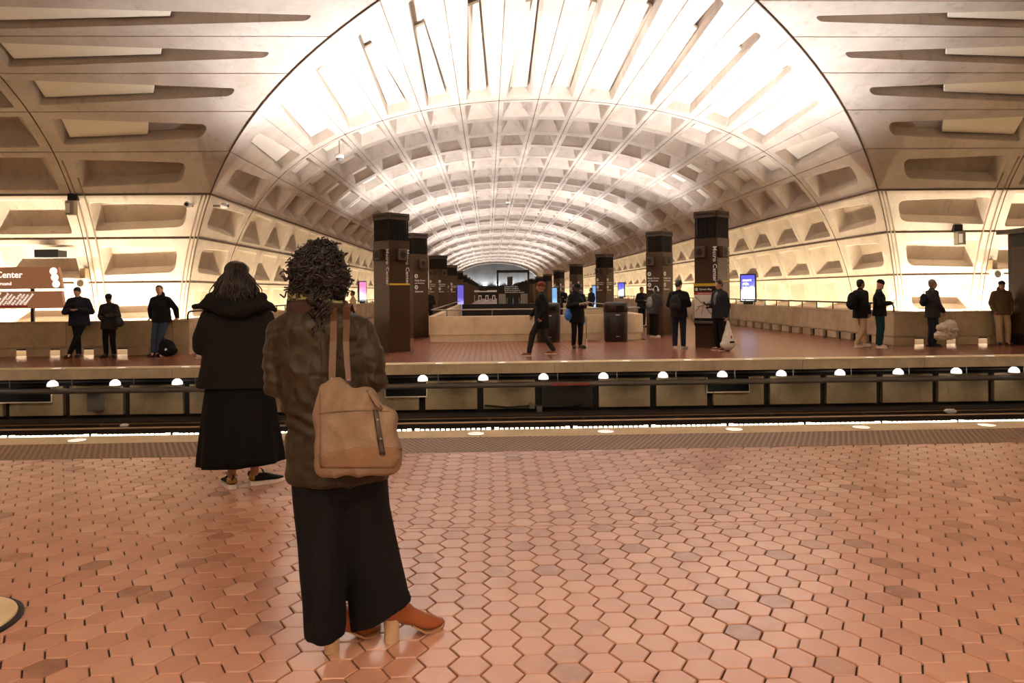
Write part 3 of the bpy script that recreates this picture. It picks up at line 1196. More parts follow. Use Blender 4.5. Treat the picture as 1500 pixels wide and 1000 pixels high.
xa, za = sxz(85, 390.5); xb, zb_ = sxz(91, 422.5)
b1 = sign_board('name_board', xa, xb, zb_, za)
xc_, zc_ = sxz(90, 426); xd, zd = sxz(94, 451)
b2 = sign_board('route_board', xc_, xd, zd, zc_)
fm = lambda x, z, a=0.0: Matrix.Translation((x, PAR_Y + .012, z)) @ Matrix.Rotation(pi / 2, 4, 'X') @ Matrix.Rotation(a, 4, 'Z')
x, z = sxz(33, 406.5)
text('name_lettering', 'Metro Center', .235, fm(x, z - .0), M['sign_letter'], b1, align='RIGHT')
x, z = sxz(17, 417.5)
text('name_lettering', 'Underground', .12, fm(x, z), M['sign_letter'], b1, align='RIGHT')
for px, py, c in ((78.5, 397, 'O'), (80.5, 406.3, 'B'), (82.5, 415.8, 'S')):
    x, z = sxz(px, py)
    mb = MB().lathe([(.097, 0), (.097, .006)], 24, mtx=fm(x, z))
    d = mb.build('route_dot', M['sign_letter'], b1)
x, z = sxz(41, 449.5)
MB().box(-15.5, x, PAR_Y + .008, PAR_Y + .02, z, z + .04).build('route_line', M['red'], b2)['label'] = 'red route line'
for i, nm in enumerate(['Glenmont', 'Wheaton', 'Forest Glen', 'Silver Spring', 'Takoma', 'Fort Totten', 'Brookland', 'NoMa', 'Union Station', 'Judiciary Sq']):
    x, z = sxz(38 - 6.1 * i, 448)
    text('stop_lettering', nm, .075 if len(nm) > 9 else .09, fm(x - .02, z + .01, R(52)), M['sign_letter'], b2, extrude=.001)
for x in (-14.6, -11.9):
    MB().box(x - .04, x + .04, PAR_Y + .14, PAR_Y + .2, .9, za).build('post', M['bronze_dark'], sg)

# dark kiosk at the right edge
kk = thing('kiosk', 'dark bronze kiosk with an overhanging roof at the right edge', 'kiosk', (14.62, 19.0, 0))
MB().box(-.6, 1.6, -.4, .45, 0, 2.95).build('body', M['bronze_dark'], kk, bevel=.02)
MB().box(-.88, 1.9, -.65, .5, 2.95, 3.06).build('roof', M['bronze_light'], kk, bevel=.01)
MB().box(-.61, -.6, -.25, .3, .3, 2.6).build('side_panel', M['bronze'], kk)

# ================================================================== lift in the far arm
el = thing('elevator', 'dark framed elevator with white lettered header in the far arm', 'elevator', (1.62, 48.3, 0))
for x in (-1.05, .97):
    MB().box(x, x + .12, -.06, .06, 0, 2.95).build('post', M['black'], el)
MB().box(-1.05, 1.09, -.06, .06, 2.8, 2.98).build('top_beam', M['black'], el)
hd = MB().box(-.93, .97, -.03, .03, 1.42, 1.98).build('header', M['bronze_dark'], el)
for i, tx in enumerate(['Orange Silver Blue', 'Elevator to platform', 'Shady Grove platform', 'Glenmont platform elevator']):
    text('header_lettering', tx, .115, Matrix(((1, 0, 0, -.55), (0, 0, -1, -.04), (0, 1, 0, 1.86 - .125 * i), (0, 0, 0, 1))), M['letter'], hd)
for x in (-.93, .52):
    MB().box(x, x + .45, 0, .05, 0, 1.42).build('side_panel', M['steel'], el)
for x in (-.47, .03):
    d = MB().box(x, x + .47, 0, .05, .0, 1.42).build('door', M['black'], el)
    hx = x + (.06 if x < 0 else .36)
    MB().box(hx, hx + .04, -.05, 0, .75, 1.15).build('handle', M['steel'], d)
MB().box(-.35, .0, .2, .26, 1.98, 2.55).build('call_panel', M['bronze'], el)

# ================================================================== far end: gate line, dark front, wall lamps
M['front'] = mat('end_front', (40, 32, 27), .6, noise=(.5, .2))
box_obj('wall_far_front', XC - 11.2, XC + 11.2, 175.6, 176.0, 0, 2.95, M['front'], 'structure')
for i in range(8):
    x = -6.9 + i * 3.08
    t = thing('wall_lamp', 'round uplighter on the dark far wall, %s from the left' % ORD[i], 'wall lamp', (x, 175.2, 2.55), 0, 'uplighters on the far end wall')
    MB().lathe([(.22, 0), (.5, .5), (.52, .56)], 18).build('bowl', M['steel'], t, smooth=True)
    MB().ell((0, 0, .62), (.45, .45, .36)).build('globe', emis('cool_globe', (235, 242, 255), 5), t, smooth=True)
    lamp('SPOT', 'wall_uplight', (x, 176.2, 3.1), 380, (.86, .93, 1.0), target=(x, 177.6, 5.2), spot_size=R(130), spot_blend=.5, shadow_soft_size=.2)
for i, x in enumerate((-2.4, -1.3, -.2, .9)):
    t = thing('fare_gate', 'pale fare gate cabinet in the distance, %s from the left' % ORD[i], 'fare gate', (x, 118, 0), 0, 'fare gates far down the arm')
    MB().box(-.25, .25, -.3, .8, 0, 1.05).build('cabinet', M['white'], t, bevel=.05)
    MB().box(-.12, .12, -.31, -.3, .3, .9).build('reader', M['black'], t)
t = thing('ticket_canopy', 'pale frame above the distant fare gates', 'gate frame', (-.75, 119, 0))
for x in (-2.4, 2.3):
    MB().box(x - .12, x + .12, -.1, .1, 0, 2.1).build('post', M['white'], t)
MB().box(-2.5, 2.4, -.12, .12, 1.55, 1.85).build('beam', M['white'], t)
MB().box(-.6, .6, -.2, -.1, 1.75, 2.15).build('sign_plate', M['black'], t)

# ================================================================== track level
for i, y in enumerate((14.53, 13.1, 11.15, 9.72)):
    if i > 1: break
    t = thing('track_rail', 'polished running rail of the far track' if i == 0 else 'running rail of the far track nearer the photographer', 'rail', (0, y, -1.15))
    mb = MB()
    for a, b, z0, z1 in ((-.07, .07, 0, .015), (-.01, .01, .015, .125)):
        mb.box(-38, 41, a, b, z0, z1)
    mb.build('rail_web', M['trackbed'], t)
    MB().box(-38, 41, -.036, .036, .125, .15).build('rail_head', M['rail'], t, bevel=.006)
t = thing('third_rail', 'dark covered power rail beneath the far platform edge', 'power rail', (0, 15.55, -1.15))
MB().box(-38, 41, -.1, .1, .085, .10).build('cover_board', M['trackbed'], t)
MB().box(-38, 41, -.03, .03, .04, .075).build('conductor', M['rail'], t)
for i in range(14):
    x = -12 + 2 * i
    MB().box(x - .05, x + .05, -.06, .06, 0, .04).build('insulator', M['bronze_light'], t)
sl = thing('sleeper_row', 'dark concrete sleepers of the far track', 'sleepers', (0, 13.8, -1.15))
sl['kind'] = 'stuff'
mb = MB()
for i in range(60):
    x = -20 + i * .7
    mb.box(x - .12, x + .12, -1.2, 1.2, -.02, -.002)
mb.build('sleeper', M['trackbed'], sl)['kind'] = 'stuff'

pp = thing('service_pipe', 'long grey service pipe running under the far platform edge', 'pipe', (0, FAR_EDGE + .12, -.47))
MB().tube([(-20, 0, 0), (26, 0, 0)], .06, 12).build('pipe_run', M['pipe'], pp, smooth=True)
MB().tube([(-20, .34, .16), (26, .34, .16)], .022, 8).build('conduit', M['pipe'], pp, smooth=True)
for i in range(24):
    x = -12.4 + i * 1.3 + .9
    MB().tube([(x, 0, -.05), (x, 0, .26)], .013, 6).build('hanger', M['steel'], pp)
red = MB()
lb = text('pipe_lettering', 'STATION STANDPIPE', .085, Matrix(((1, 0, 0, 1.36), (0, 0, -1, -.068), (0, 1, 0, -.03), (0, 0, 0, 1))), mat('red_letter', (210, 50, 36), .5), pp, label='red stencilled lettering')

for i in range(19):
    x = -11.96 + i * 1.315
    t = thing('platform_lamp', 'white dome lamp under the far platform edge, %s from the left' % ORD[i], 'lamp', (x, FAR_EDGE + .17, -.24), 0, 'dome lamps under the far platform edge')
    mb = MB().lathe([(.10, -.125), (.112, -.12), (.108, -.07), (.08, -.03), (.04, 0)], 20)
    mb.build('dome', M['dome'] if 'dome' in M else M.setdefault('dome', emis('dome_glow', (255, 240, 232), .95)), t, smooth=True)
    lamp('SPOT', 'dome_light', (x, FAR_EDGE + .17, -.40), 7, (1, .86, .7), target=(x, FAR_EDGE + .62, -.95), spot_size=R(150), spot_blend=.8, shadow_soft_size=.06)
    MB().lathe([(.12, -.145), (.12, -.125)], 20).build('ring', M['steel'], t)

jb = thing('junction_box', 'grey junction box on the dark wall under the far platform, left side', 'electrical box', (-8.6, FAR_EDGE + .5, -.95))
MB().box(-.14, .14, -.1, .1, 0, .42).build('case', M['pipe'], jb, bevel=.01)
MB().box(-.12, .12, -.115, -.1, .03, .39).build('door', M['pipe'], jb)
for i, (x, z, nm) in enumerate(((.95, -.98, 'upper'), (1.12, -1.06, 'lower'))):
    t = thing('conduit_box', 'small grey conduit box on the track wall, the %s of the two' % nm, 'electrical box', (x, FAR_EDGE + .55, z - .02))
    MB().box(-.06, .06, -.05, .05, -.06, .06).build('case', M['steel'], t, bevel=.006)
cb = tag(MB().tube([(-.1, FAR_EDGE + .57, -.98), (.4, FAR_EDGE + .56, -1.03), (.95, FAR_EDGE + .57, -1.0), (1.6, FAR_EDGE + .57, -1.04), (2.1, FAR_EDGE + .57, -.98)], .02, 6).build('cable', M['black'], smooth=True),
         'black cable sagging along the track wall by the conduit boxes', 'cable')
for x, w, nm in ((4.92, .95, 'right of the centre'), (-11.0, 1.4, 'at the left end'), (-2.3, .9, 'beside the tote bag')):
    t = thing('vent_box', 'dark vent recess with a pale frame under the far platform, %s' % nm, 'vent', (x, FAR_EDGE + .58, -.75))
    MB().box(0, w, 0, .04, 0, .33).build('opening', M['void'], t)
    mb = MB()
    mb.box(-.02, w + .02, -.02, .03, -.025, 0); mb.box(-.02, 0, -.02, .03, 0, .33); mb.box(w, w + .02, -.02, .03, 0, .33)
    mb.build('frame', M['fascia'], t)
# litter on the track bed
for i, (x, y, r, nm) in enumerate(((9.75, 15.3, .13, 'crumpled pale paper litter on the dark track bed at right'), (-7.4, 15.2, .09, 'flat white litter on the track bed at left'))):
    mb = MB().ell((x, y, -1.10 + r * .2), (r, r * .6, r * .4), 10, 6)
    o = mb.build('paper_litter', M['paper'])
    for v in o.data.vertices:
        v.co.x += random.uniform(-.02, .02); v.co.z += random.uniform(-.008, .015)
    tag(o, nm, 'litter')

# ================================================================== near platform edge lights
n_seg = 0
x = -11.6
led_me = MB().box(-.018, .018, -.014, .014, 0, .022).mesh('led', M['led'])
led_big = MB().box(-.024, .024, -.02, .016, 0, .028).mesh('led', M['led'])
SEG = .895
while x < 12.0:
    if x > -7.0 and x < 8.2:
        t = thing('edge_light_strip', 'lit strip of white lamps along the near platform edge, %s segment from the left' % ORD[n_seg] if n_seg < 20 else 'lit strip', 'light strip',
                  (x, NEAR_EDGE + .035, -.012), 0, 'light strips along the near platform edge')
        MB().box(.03, SEG - .03, -.03, .03, -.05, 0).build('housing', M['black'], t)
        for k in range(15):
            px = .045 + k * (SEG - .09) / 14
            o = bpy.data.objects.new('led', led_big if k in (0, 14) else led_me)
            COL.objects.link(o); o.parent = t; o.location = (px, 0, 0)
        n_seg += 1
    x += SEG
for i in range(-4, 6):
    x = -.15 + 1.425 * i
    t = thing('edge_disc_light', 'flush round white light in the near granite edge, %s from the left' % ORD[i + 4], 'edge light', (x, 8.06, .002), 0, 'disc lights in the near edge')
    MB().lathe([(.098, 0), (.098, .004)], 24).build('ring', M['steel'], t)
    MB().lathe([(.09, .004), (.088, .007)], 24).build('lens', M['disc'] if 'disc' in M else M.setdefault('disc', emis('disc_glow', (255, 246, 232), .5)), t)
for i in range(17):
    x = -10.6 + 1.36 * i
    t = thing('edge_disc_light', 'flush round light in the far platform edge, %s from the left' % ORD[i], 'edge light', (x, FAR_EDGE + .16, .012), 0, 'disc lights in the far edge')
    MB().lathe([(.085, 0), (.08, .006)], 20).build('lens', M['disc'], t)
# floor plate, bottom left corner
t = thing('floor_plate', 'round concrete floor plate with a dark rim at the bottom left corner', 'floor plate', (DISC[0], DISC[1], 0))
MB().lathe([(DISC[2], 0), (DISC[2], .012), (DISC[2] - .02, .016)], 48).build('rim', M['black'], t)
MB().lathe([(DISC[2] - .024, .014), (DISC[2] - .028, .024)], 48).build('slab', M['granite'], t)

# ================================================================== fixtures on the vault
def dome_cam(p, label):
    t = thing('dome_camera', label, 'security camera', p)
    MB().tube([(0, 0, .62), (0, 0, .1)], .02, 8).build('drop_pole', M['steel'], t)
    MB().lathe([(.05, .16), (.15, .1), (.16, 0), (.13, -.02)], 20).build('housing', M['white'], t, smooth=True)
    MB().ell((0, 0, -.03), (.125, .125, .12)).build('dome', M['pipe'], t, smooth=True)


p = Vector(surf('north', -5.2, L1 + .25)); dome_cam(p - Vector((0, 0, .66)), 'white dome camera hanging from the left of the far arch')
p = Vector(surf('north', -.3, L1 + 9 * PITCH)); dome_cam(p - Vector((0, 0, .66)), 'small dome camera hanging from the vault crown in the distance')


def wall_speaker(arm, t_, w, label):
    p = Vector(surf(arm, t_, w, -.02))
    t = thing('wall_speaker', label, 'speaker', p)
    MB().box(-.08, .08, -.3, 0, .1, .45).build('bracket', M['parapet'], t)
    b = MB().box(-.2, .2, -.42, -.3, -.2, .15).build('cabinet', M['white'], t, bevel=.015)
    MB().lathe([(.1, 0), (.1, .01)], 20, mtx=Matrix.Translation((0, -.42, -.02)) @ Matrix.Rotation(pi / 2, 4, 'X')).build('cone', M['steel'], b)


wall_speaker('west', 10.0, L1 + .1, 'white wall speaker beside the station sign on the left wall')
wall_speaker('east', 10.0, L1 + .1, 'white wall speaker on the right wall near the kiosk')


p = at_px(68, 371, 22.75)
t = thing('wall_vent', 'black rectangular vent in the wall recess above the station sign', 'vent', p)
MB().box(-.33, .33, .0, .5, -.1, .1).build('duct', M['black'], t)
MB().box(-.35, .35, -.02, .0, -.12, .12).build('grille', M['void'], t)


def wall_flood(arm, t_, w, label):
    p = Vector(surf(arm, t_, w, -.02))
    t = thing('wall_fixture', label, 'light fixture', p)
    MB().box(-.14, .14, -.14, .02, .02, .22).build('bracket', M['bronze_dark'], t, bevel=.01)
    b = MB().box(-.12, .13, -.3, -.06, -.42, 0).build('housing', M['steel'], t, bevel=.02)
    MB().box(-.1, .02, -.31, -.29, -.36, -.08).build('lens', M['white'], b)


wall_flood('west', 8.15, L1 - .05, 'grey floodlight fixture on the rib of the left wall')
wall_flood('east', 9.0, 12.9, 'grey floodlight fixture on the cable line of the right wall')


def bullet(p, rz, label):
    t = thing('bullet_camera', label, 'security camera', p, rz)
    MB().box(-.03, .03, -.02, .2, -.03, .03).build('arm', M['steel'], t)
    MB().lathe([(.05, 0), (.085, .04), (.09, .2), (.08, .22)], 16, mtx=Matrix.Translation((0, -.02, 0)) @ Matrix.Rotation(pi / 2, 4, 'X')).build('housing', M['white'], t, smooth=True)
    MB().lathe([(.05, .22), (.05, .235)], 16, mtx=Matrix.Translation((0, -.02, 0)) @ Matrix.Rotation(pi / 2, 4, 'X')).build('lens', M['black'], t)


p = Vector(surf('west', 8.2, P2(8.2)[0] + .45, -.2)); bullet(p, 0, 'white bullet camera on the left wall beside the groin')
p = Vector(surf('north', -8.15, P2(8.15)[0] + .5, -.2)); bullet(p, R(90), 'small bullet camera just right of the left groin')
# ================================================================== people
from mathutils import noise as mnoise

SK = {'light': mat('skin_light', (206, 158, 132), .55), 'tan': mat('skin_tan', (168, 118, 92), .55), 'dark': mat('skin_dark', (84, 56, 42), .5)}


def cloth(name, col, bump=90, k=.25, rough=.85):
    return mat(name, col, rough, noise=(4, k), bump=(bump, .35), spec=.25)


CL = {
    'black': cloth('black_cloth', (24, 23, 24)), 'charcoal': cloth('charcoal_cloth', (48, 46, 46)), 'navy': cloth('navy_cloth', (34, 36, 48)),
    'denim': cloth('denim', (58, 70, 92)), 'olive': cloth('brown_jacket', (88, 68, 44)), 'khaki': cloth('khaki_cloth', (176, 150, 112)),
    'teal': cloth('teal_cloth', (24, 58, 62)), 'grey': cloth('grey_cloth', (132, 130, 132)), 'plaid': cloth('dark_check', (40, 42, 46)),
    'tan': cloth('tan_cloth', (186, 158, 124)), 'rust': cloth('rust_knit', (120, 66, 50)), 'darkgrey': cloth('dark_grey_cloth', (58, 56, 58)),
}
HAIRM = {'black': mat('black_hair', (22, 17, 15), .5, noise=(30, .4)), 'brown': mat('brown_hair', (62, 38, 26), .5, noise=(30, .4)),
         'grey': mat('grey_hair', (120, 110, 100), .6, noise=(30, .3))}
SHOE = {'white': mat('white_shoe', (222, 206, 186), .5), 'black': mat('black_shoe', (22, 20, 20), .45), 'brown': mat('brown_shoe', (140, 92, 58), .5)}
M['eye'] = mat('eye_dark', (28, 20, 18), .3)
M['lip'] = mat('lip', (150, 84, 74), .5)
M['phone'] = mat('phone_black', (18, 18, 20), .25)
M['sole'] = mat('pale_sole', (224, 214, 204), .6)


def fuse(mb, voxel, smooth=6, disp=None):
    """melt overlapping solids into one continuous skin"""
    me = mb.mesh('tmp', M['black'])
    o = bpy.data.objects.new('tmp', me)
    COL.objects.link(o)
    r = o.modifiers.new('r', 'REMESH'); r.mode = 'VOXEL'; r.voxel_size = voxel; r.use_smooth_shade = True
    if smooth:
        s = o.modifiers.new('s', 'SMOOTH'); s.factor = .5; s.iterations = smooth
    dg = bpy.context.evaluated_depsgraph_get()
    dg.update()
    out = bpy.data.meshes.new_from_object(o.evaluated_get(dg))
    bpy.data.objects.remove(o)
    bpy.data.meshes.remove(me)
    if disp:
        nr = [v.normal.copy() for v in out.vertices]
        for v, n in zip(out.vertices, nr):
            v.co = v.co + n * disp(v.co, n)
    out.materials.clear()
    return out


def put(name, me, material, parent=None, smooth=True):
    me.materials.append(material)
    me.name = name
    if smooth:
        me.polygons.foreach_set('use_smooth', [True] * len(me.polygons))
    o = bpy.data.objects.new(name, me)
    COL.objects.link(o)
    if parent is not None:
        o.parent = parent
    return o


def folds(seed, amp, sx=6.0, sz=3.0):
    off = Vector((seed * 7.3, seed * 3.1, seed * 5.7))

    def f(co, n):
        p = Vector((co.x * sx, co.y * sx, co.z * sz)) + off
        a = mnoise.noise(p)
        b = mnoise.noise(Vector((co.x * sx * 2.1 + co.z * 4, co.y * sx * 2.1, co.z * sz * 2.4 - co.x * 3)) + off)
        return amp * ((1 - 2.2 * abs(a)) * .6 + b * .4)
    return f


def hand_mb(mb, wrist, fwd, nrm, side, curl=.6, sc=1.0):
    """palm with four bent fingers and a thumb; fwd along the fingers, nrm out of the back of the hand"""
    f = Vector(fwd).normalized()
    n = Vector(nrm); n = (n - f * n.dot(f)).normalized()
    s = f.cross(n) * side
    w = Vector(wrist)
    pm = Matrix((s, f, n)).transposed()
    mb.ell(w + f * .045 * sc, (.040 * sc, .052 * sc, .016 * sc), 12, 8, pm)
    for i, ln in enumerate((.066, .076, .070, .054)):
        b = w + f * .082 * sc + s * (.028 - .0185 * i) * sc
        d1 = (f * cos(curl * .7) - n * sin(curl * .7)).normalized()
        d2 = (f * cos(curl * 1.7) - n * sin(curl * 1.7)).normalized()
        k = b + d1 * ln * .52 * sc
        e = k + d2 * ln * .48 * sc
        mb.cap(b, k, .0088 * sc, .0082 * sc, 8)
        mb.cap(k, e, .0082 * sc, .0066 * sc, 8)
    b = w + f * .022 * sc + s * .032 * sc
    k = b + (f * .55 + s * .75 - n * .25).normalized() * .036 * sc
    e = k + (f * .85 + s * .25 - n * .4).normalized() * .030 * sc
    mb.cap(b, k, .0115 * sc, .0098 * sc, 8)
    mb.cap(k, e, .0098 * sc, .0076 * sc, 8)


def head_mb(mb, c, mt):
    """skull, jaw, nose, ears round the head centre c; mt turns the head"""
    c = Vector(c)
    P = lambda x, y, z: c + mt @ Vector((x, y, z))
    mb.ell(P(0, -.012, .022), (.076, .096, .098), 16, 10, mt)
    mb.ell(P(0, .026, -.045), (.056, .066, .078), 14, 9, mt)
    mb.cap(P(0, .092, -.004), P(0, .108, -.03), .010, .014, 8)
    mb.ell(P(0, .083, .018), (.045, .014, .012), 10, 6, mt)
    for s in (-1, 1):
        mb.ell(P(s * .078, -.008, -.012), (.010, .020, .032), 8, 6, mt)
        mb.ell(P(s * .030, .070, -.03), (.022, .018, .022), 8, 6, mt)


BASE = dict(hipc=(0, 0, .96), hipL=(-.09, 0, .92), hipR=(.09, 0, .92), kneeL=(-.10, .02, .50), kneeR=(.10, .02, .50), ankL=(-.105, -.02, .085), ankR=(.105, -.02, .085),
            belly=(0, 0, 1.10), chest=(0, -.005, 1.28), neck=(0, -.01, 1.47), head=(0, .025, 1.625), shL=(-.18, -.005, 1.41), shR=(.18, -.005, 1.41),
            elL=(-.235, -.03, 1.13), elR=(.235, -.03, 1.13), wrL=(-.235, .06, .90), wrR=(.235, .06, .90), hfL=(0, .1, -1), hfR=(0, .1, -1))
PHONE = dict(elL=(-.25, -.01, 1.13), elR=(.25, -.01, 1.13), wrL=(-.075, .25, 1.15), wrR=(.075, .25, 1.15), hfL=(.65, .55, .2), hfR=(-.65, .55, .2))


def person(label, pos, rz, h=1.75, J=None, head=(0, 0, 0), skin='light', top=('jacket', 'black', .03, .80), bottom=('trousers', 'black', 0.0), shoes=('black', None),
           hair=('short', 'black'), foot=(10, -10), face=True, seed=1, girth=1.0, curl=.7, collar=None, shirt=None):
    """one standing figure facing local +y; J overrides joints; head = (pitch down, turn left, tilt) in degrees"""
    j = {k: Vector(v) for k, v in {**BASE, **(J or {})}.items()}
    root = thing('person', label, 'person', (pos[0], pos[1], 0), rz)
    root.scale = (h / 1.75,) * 3
    mt = (Matrix.Rotation(R(head[1]), 3, 'Z') @ Matrix.Rotation(R(-head[0]), 3, 'X') @ Matrix.Rotation(R(head[2]), 3, 'Y'))
    b = MB()
    head_mb(b, j['head'], mt)
    b.cap(j['neck'] - Vector((0, 0, .04)), j['head'] + mt @ Vector((0, -.02, -.06)), .058, .052)
    b.ell(j['chest'], (.155, .098, .18)); b.ell(j['belly'], (.135, .09, .15)); b.ell(j['hipc'], (.15, .1, .12))
    b.cap(j['shL'], j['shR'], .055, .055)
    for s in 'LR':
        b.cap(j['sh' + s], j['el' + s], .05, .040)
        b.cap(j['el' + s], j['wr' + s], .040, .028)
        b.cap(j['hip' + s], j['knee' + s], .078, .055)
        b.cap(j['knee' + s], j['ank' + s], .054, .036)
        b.cap(j['ank' + s], j['ank' + s] + Vector((0, .1, -.045)), .036, .03)
    me = fuse(b, .013, 4)
    hb = MB()
    for s, sg in (('L', -1), ('R', 1)):
        f = j['hf' + s]
        nrm = Vector((0, .3, 1)) if abs(f.z) < .7 else Vector((sg, 0, 0))
        hand_mb(hb, j['wr' + s], f, nrm, 1 if s == 'L' else -1, curl)
    hm = hb.mesh('tmp', SK[skin])
    bm = bmesh.new(); bm.from_mesh(me); bm.from_mesh(hm); bm.to_mesh(me); bm.free()
    bpy.data.meshes.remove(hm)
    put('body', me, SK[skin], root)
    H = lambda x, y, z: j['head'] + mt @ Vector((x, y, z))
    if face:
        for s in (-1, 1):
            MB().ell(H(s * .030, .0835, .002), (.011, .006, .006), 8, 6, mt).build('eye', M['eye'], root, smooth=True)
        MB().ell(H(0, .089, -.062), (.022, .006, .006), 8, 6, mt).build('mouth', M['lip'], root, smooth=True)
    # ---- upper garment
    kind, colr, bulk, hem = top
    g = girth
    t = MB()
    t.ell(j['chest'] - Vector((0, 0, .03)), ((.175 + bulk) * g, (.12 + bulk) * g, .20), 18, 12)
    t.ell(j['belly'], ((.17 + bulk) * g, (.118 + bulk) * g, .19), 18, 12)
    dn = j['hipc'] - j['belly']
    low = Vector((j['hipc'].x, j['hipc'].y, hem + .06))
    t.ell((j['hipc'] + j['belly']) / 2, ((.172 + bulk) * g, (.125 + bulk) * g, .18), 18, 12)
    # skirt of the coat down to the hem
    n = 18
    vs = []
    for q, (cc, rr) in enumerate(((j['belly'], (.165 + bulk, .115 + bulk)), (j['hipc'], (.178 + bulk, .132 + bulk)), (Vector((j['hipc'].x, j['hipc'].y, hem)), (.182 + bulk * 1.2, .136 + bulk * 1.2)))):
        for k in range(n):
            a = 2 * pi * k / n
            vs.append((cc.x + rr[0] * g * cos(a), cc.y + rr[1] * g * sin(a), cc.z))
    fs = [(r * n + k, r * n + (k + 1) % n, (r + 1) * n + (k + 1) % n, (r + 1) * n + k) for r in range(2) for k in range(n)]
    fs = [tuple(reversed(f)) for f in fs] + [tuple(range(n)), tuple(range(3 * n - 1, 2 * n - 1, -1))]
    t.add(vs, fs)
    for s in 'LR':
        t.cap(j['neck'] - Vector((0, 0, .05)), j['sh' + s] + (j['neck'] - j['sh' + s]) * .12 - Vector((0, 0, .012)), .072 + bulk * .4, .060 + bulk * .45)
    t.cap(j['chest'] + Vector((0, 0, .1)), j['neck'] + Vector((0, 0, .0)), .10, .066 + bulk * .3)
    for s in 'LR':
        t.cap(j['sh' + s] - Vector((0, 0, .015)), j['el' + s], .060 + bulk * .5, .054 + bulk * .5)
        w = j['wr' + s]
        t.cap(j['el' + s], w + (j['el' + s] - w) * .04, .056 + bulk * .5, .044 + bulk * .35)
    put(kind, fuse(t, .013, 5, folds(seed, .007)), CL[colr], root)
    if shirt:
        s_ = MB().ell(j['chest'] + Vector((0, .075, -.02)), (.06, .075 + bulk, .2), 12, 9)
        put('shirt', fuse(s_, .014, 3), CL[shirt], root)
    if collar:
        c = MB()
        c.cap(j['neck'] + Vector((0, -.03, .0)), j['neck'] + Vector((0, -.055, .05)), .095, .085)
        c.cap(j['neck'] + Vector((-.06, .02, -.03)), j['neck'] + Vector((-.05, -.03, .04)), .05, .05)
        c.cap(j['neck'] + Vector((.06, .02, -.03)), j['neck'] + Vector((.05, -.03, .04)), .05, .05)
        put('hood', fuse(c, .014, 5, folds(seed + 5, .008)), CL[collar], root)
    # ---- trousers
    kind, colr, bulk = bottom
    t = MB()
    t.ell(j['hipc'] - Vector((0, 0, .03)), ((.168 + bulk) * g, (.125 + bulk) * g, .15), 16, 10)
    for s in 'LR':
        t.cap(j['hip' + s], j['knee' + s], (.098 + bulk) * g, .074 + bulk)
        a = j['ank' + s]
        t.cap(j['knee' + s], a + Vector((0, .0, .03)), .074 + bulk, .060 + bulk)
    put(kind, fuse(t, .013, 5, folds(seed + 9, .006, 7, 4)), CL[colr], root)
    # ---- shoes
    for s, yw in zip('LR', foot):
        a = j['ank' + s]
        mr = Matrix.Rotation(R(yw), 3, 'Z')
        sh = MB()
        sh.ell(a + mr @ Vector((0, .075, -.045)), (.046, .115, .042), 14, 9, mr)
        sh.ell(a + mr @ Vector((0, .0, -.025)), (.043, .06, .055), 12, 9, mr)
        me = fuse(sh, .010, 3)
        zf = a.z - .085 + .018
        for v in me.vertices:
            v.co.z = max(v.co.z, zf)
        so = put('shoe', me, SHOE[shoes[0]], root)
        ol = []
        for k in range(20):
            q = 2 * pi * k / 20
            x = .048 * cos(q) * (1.0 if sin(q) > -.2 else .9); y = .055 + .138 * sin(q)
            p = a + mr @ Vector((x, y, 0))
            ol.append((p.x, p.y))
        MB().prism(ol, a.z - .085, zf + .006).build('sole', M['sole'] if shoes[0] != 'black' else SHOE['black'], so)
    # ---- hair or headgear
    st, hc = hair
    hm = MB()
    if st in ('short', 'full'):
        k = 1.0 if st == 'short' else 1.1
        hm.ell(H(0, -.028, .045), (.083 * k, .096 * k, .086 * k), 16, 10, mt)
        hm.ell(H(0, -.06, -.01), (.072 * k, .055 * k, .075), 12, 8, mt)
        put('hair', fuse(hm, .010, 2, folds(seed, .008, 26, 26)), HAIRM[hc], root)
    elif st == 'beanie':
        hm.ell(H(0, -.018, .055), (.088, .105, .085), 16, 10, mt)
        put('hat', fuse(hm, .010, 2), CL[hc], root)
    elif st == 'cap':
        hm.ell(H(0, -.016, .058), (.086, .104, .075), 16, 10, mt)
        ht = put('cap', fuse(hm, .010, 2), CL[hc], root)
        MB().ell(H(0, .105, .045), (.066, .07, .008), 14, 6, mt).build('brim', CL[hc], ht, smooth=True)
    elif st == 'hood':
        hm.ell(H(0, -.03, .03), (.098, .112, .125), 16, 10, mt)
        hm.cap(H(0, -.05, -.05), j['neck'] + Vector((0, -.04, .0)), .09, .095)
        me = fuse(hm, .011, 3, folds(seed, .006))
        put('hood', me, CL[hc], root)
    return root


def held_phone(root, j_at, label):
    o = MB().box(-.038, .038, -.005, .005, -.075, .075).mesh('phone', M['phone'])
    t = bpy.data.objects.new('phone', o)
    COL.objects.link(t)
    t.matrix_world = Matrix.Translation(root.matrix_basis @ Vector(j_at)) @ Matrix.Rotation(root.rotation_euler.z, 4, 'Z') @ Matrix.Rotation(R(-50), 4, 'X')
    return tag(t, label, 'phone')


def bag_solid(name, label, cat, loc, rz, parts, material, voxel=.015, seed=2, amp=.01, group=None):
    t = thing(name, label, cat, loc, rz, group)
    b = MB()
    for fn, a in parts:
        getattr(b, fn)(*a)
    put('body', fuse(b, voxel, 4, folds(seed, amp, 9, 9)), material, t)
    return t


def on_root(root, v):
    bpy.context.view_layer.update()
    return root.matrix_basis @ Vector(v)


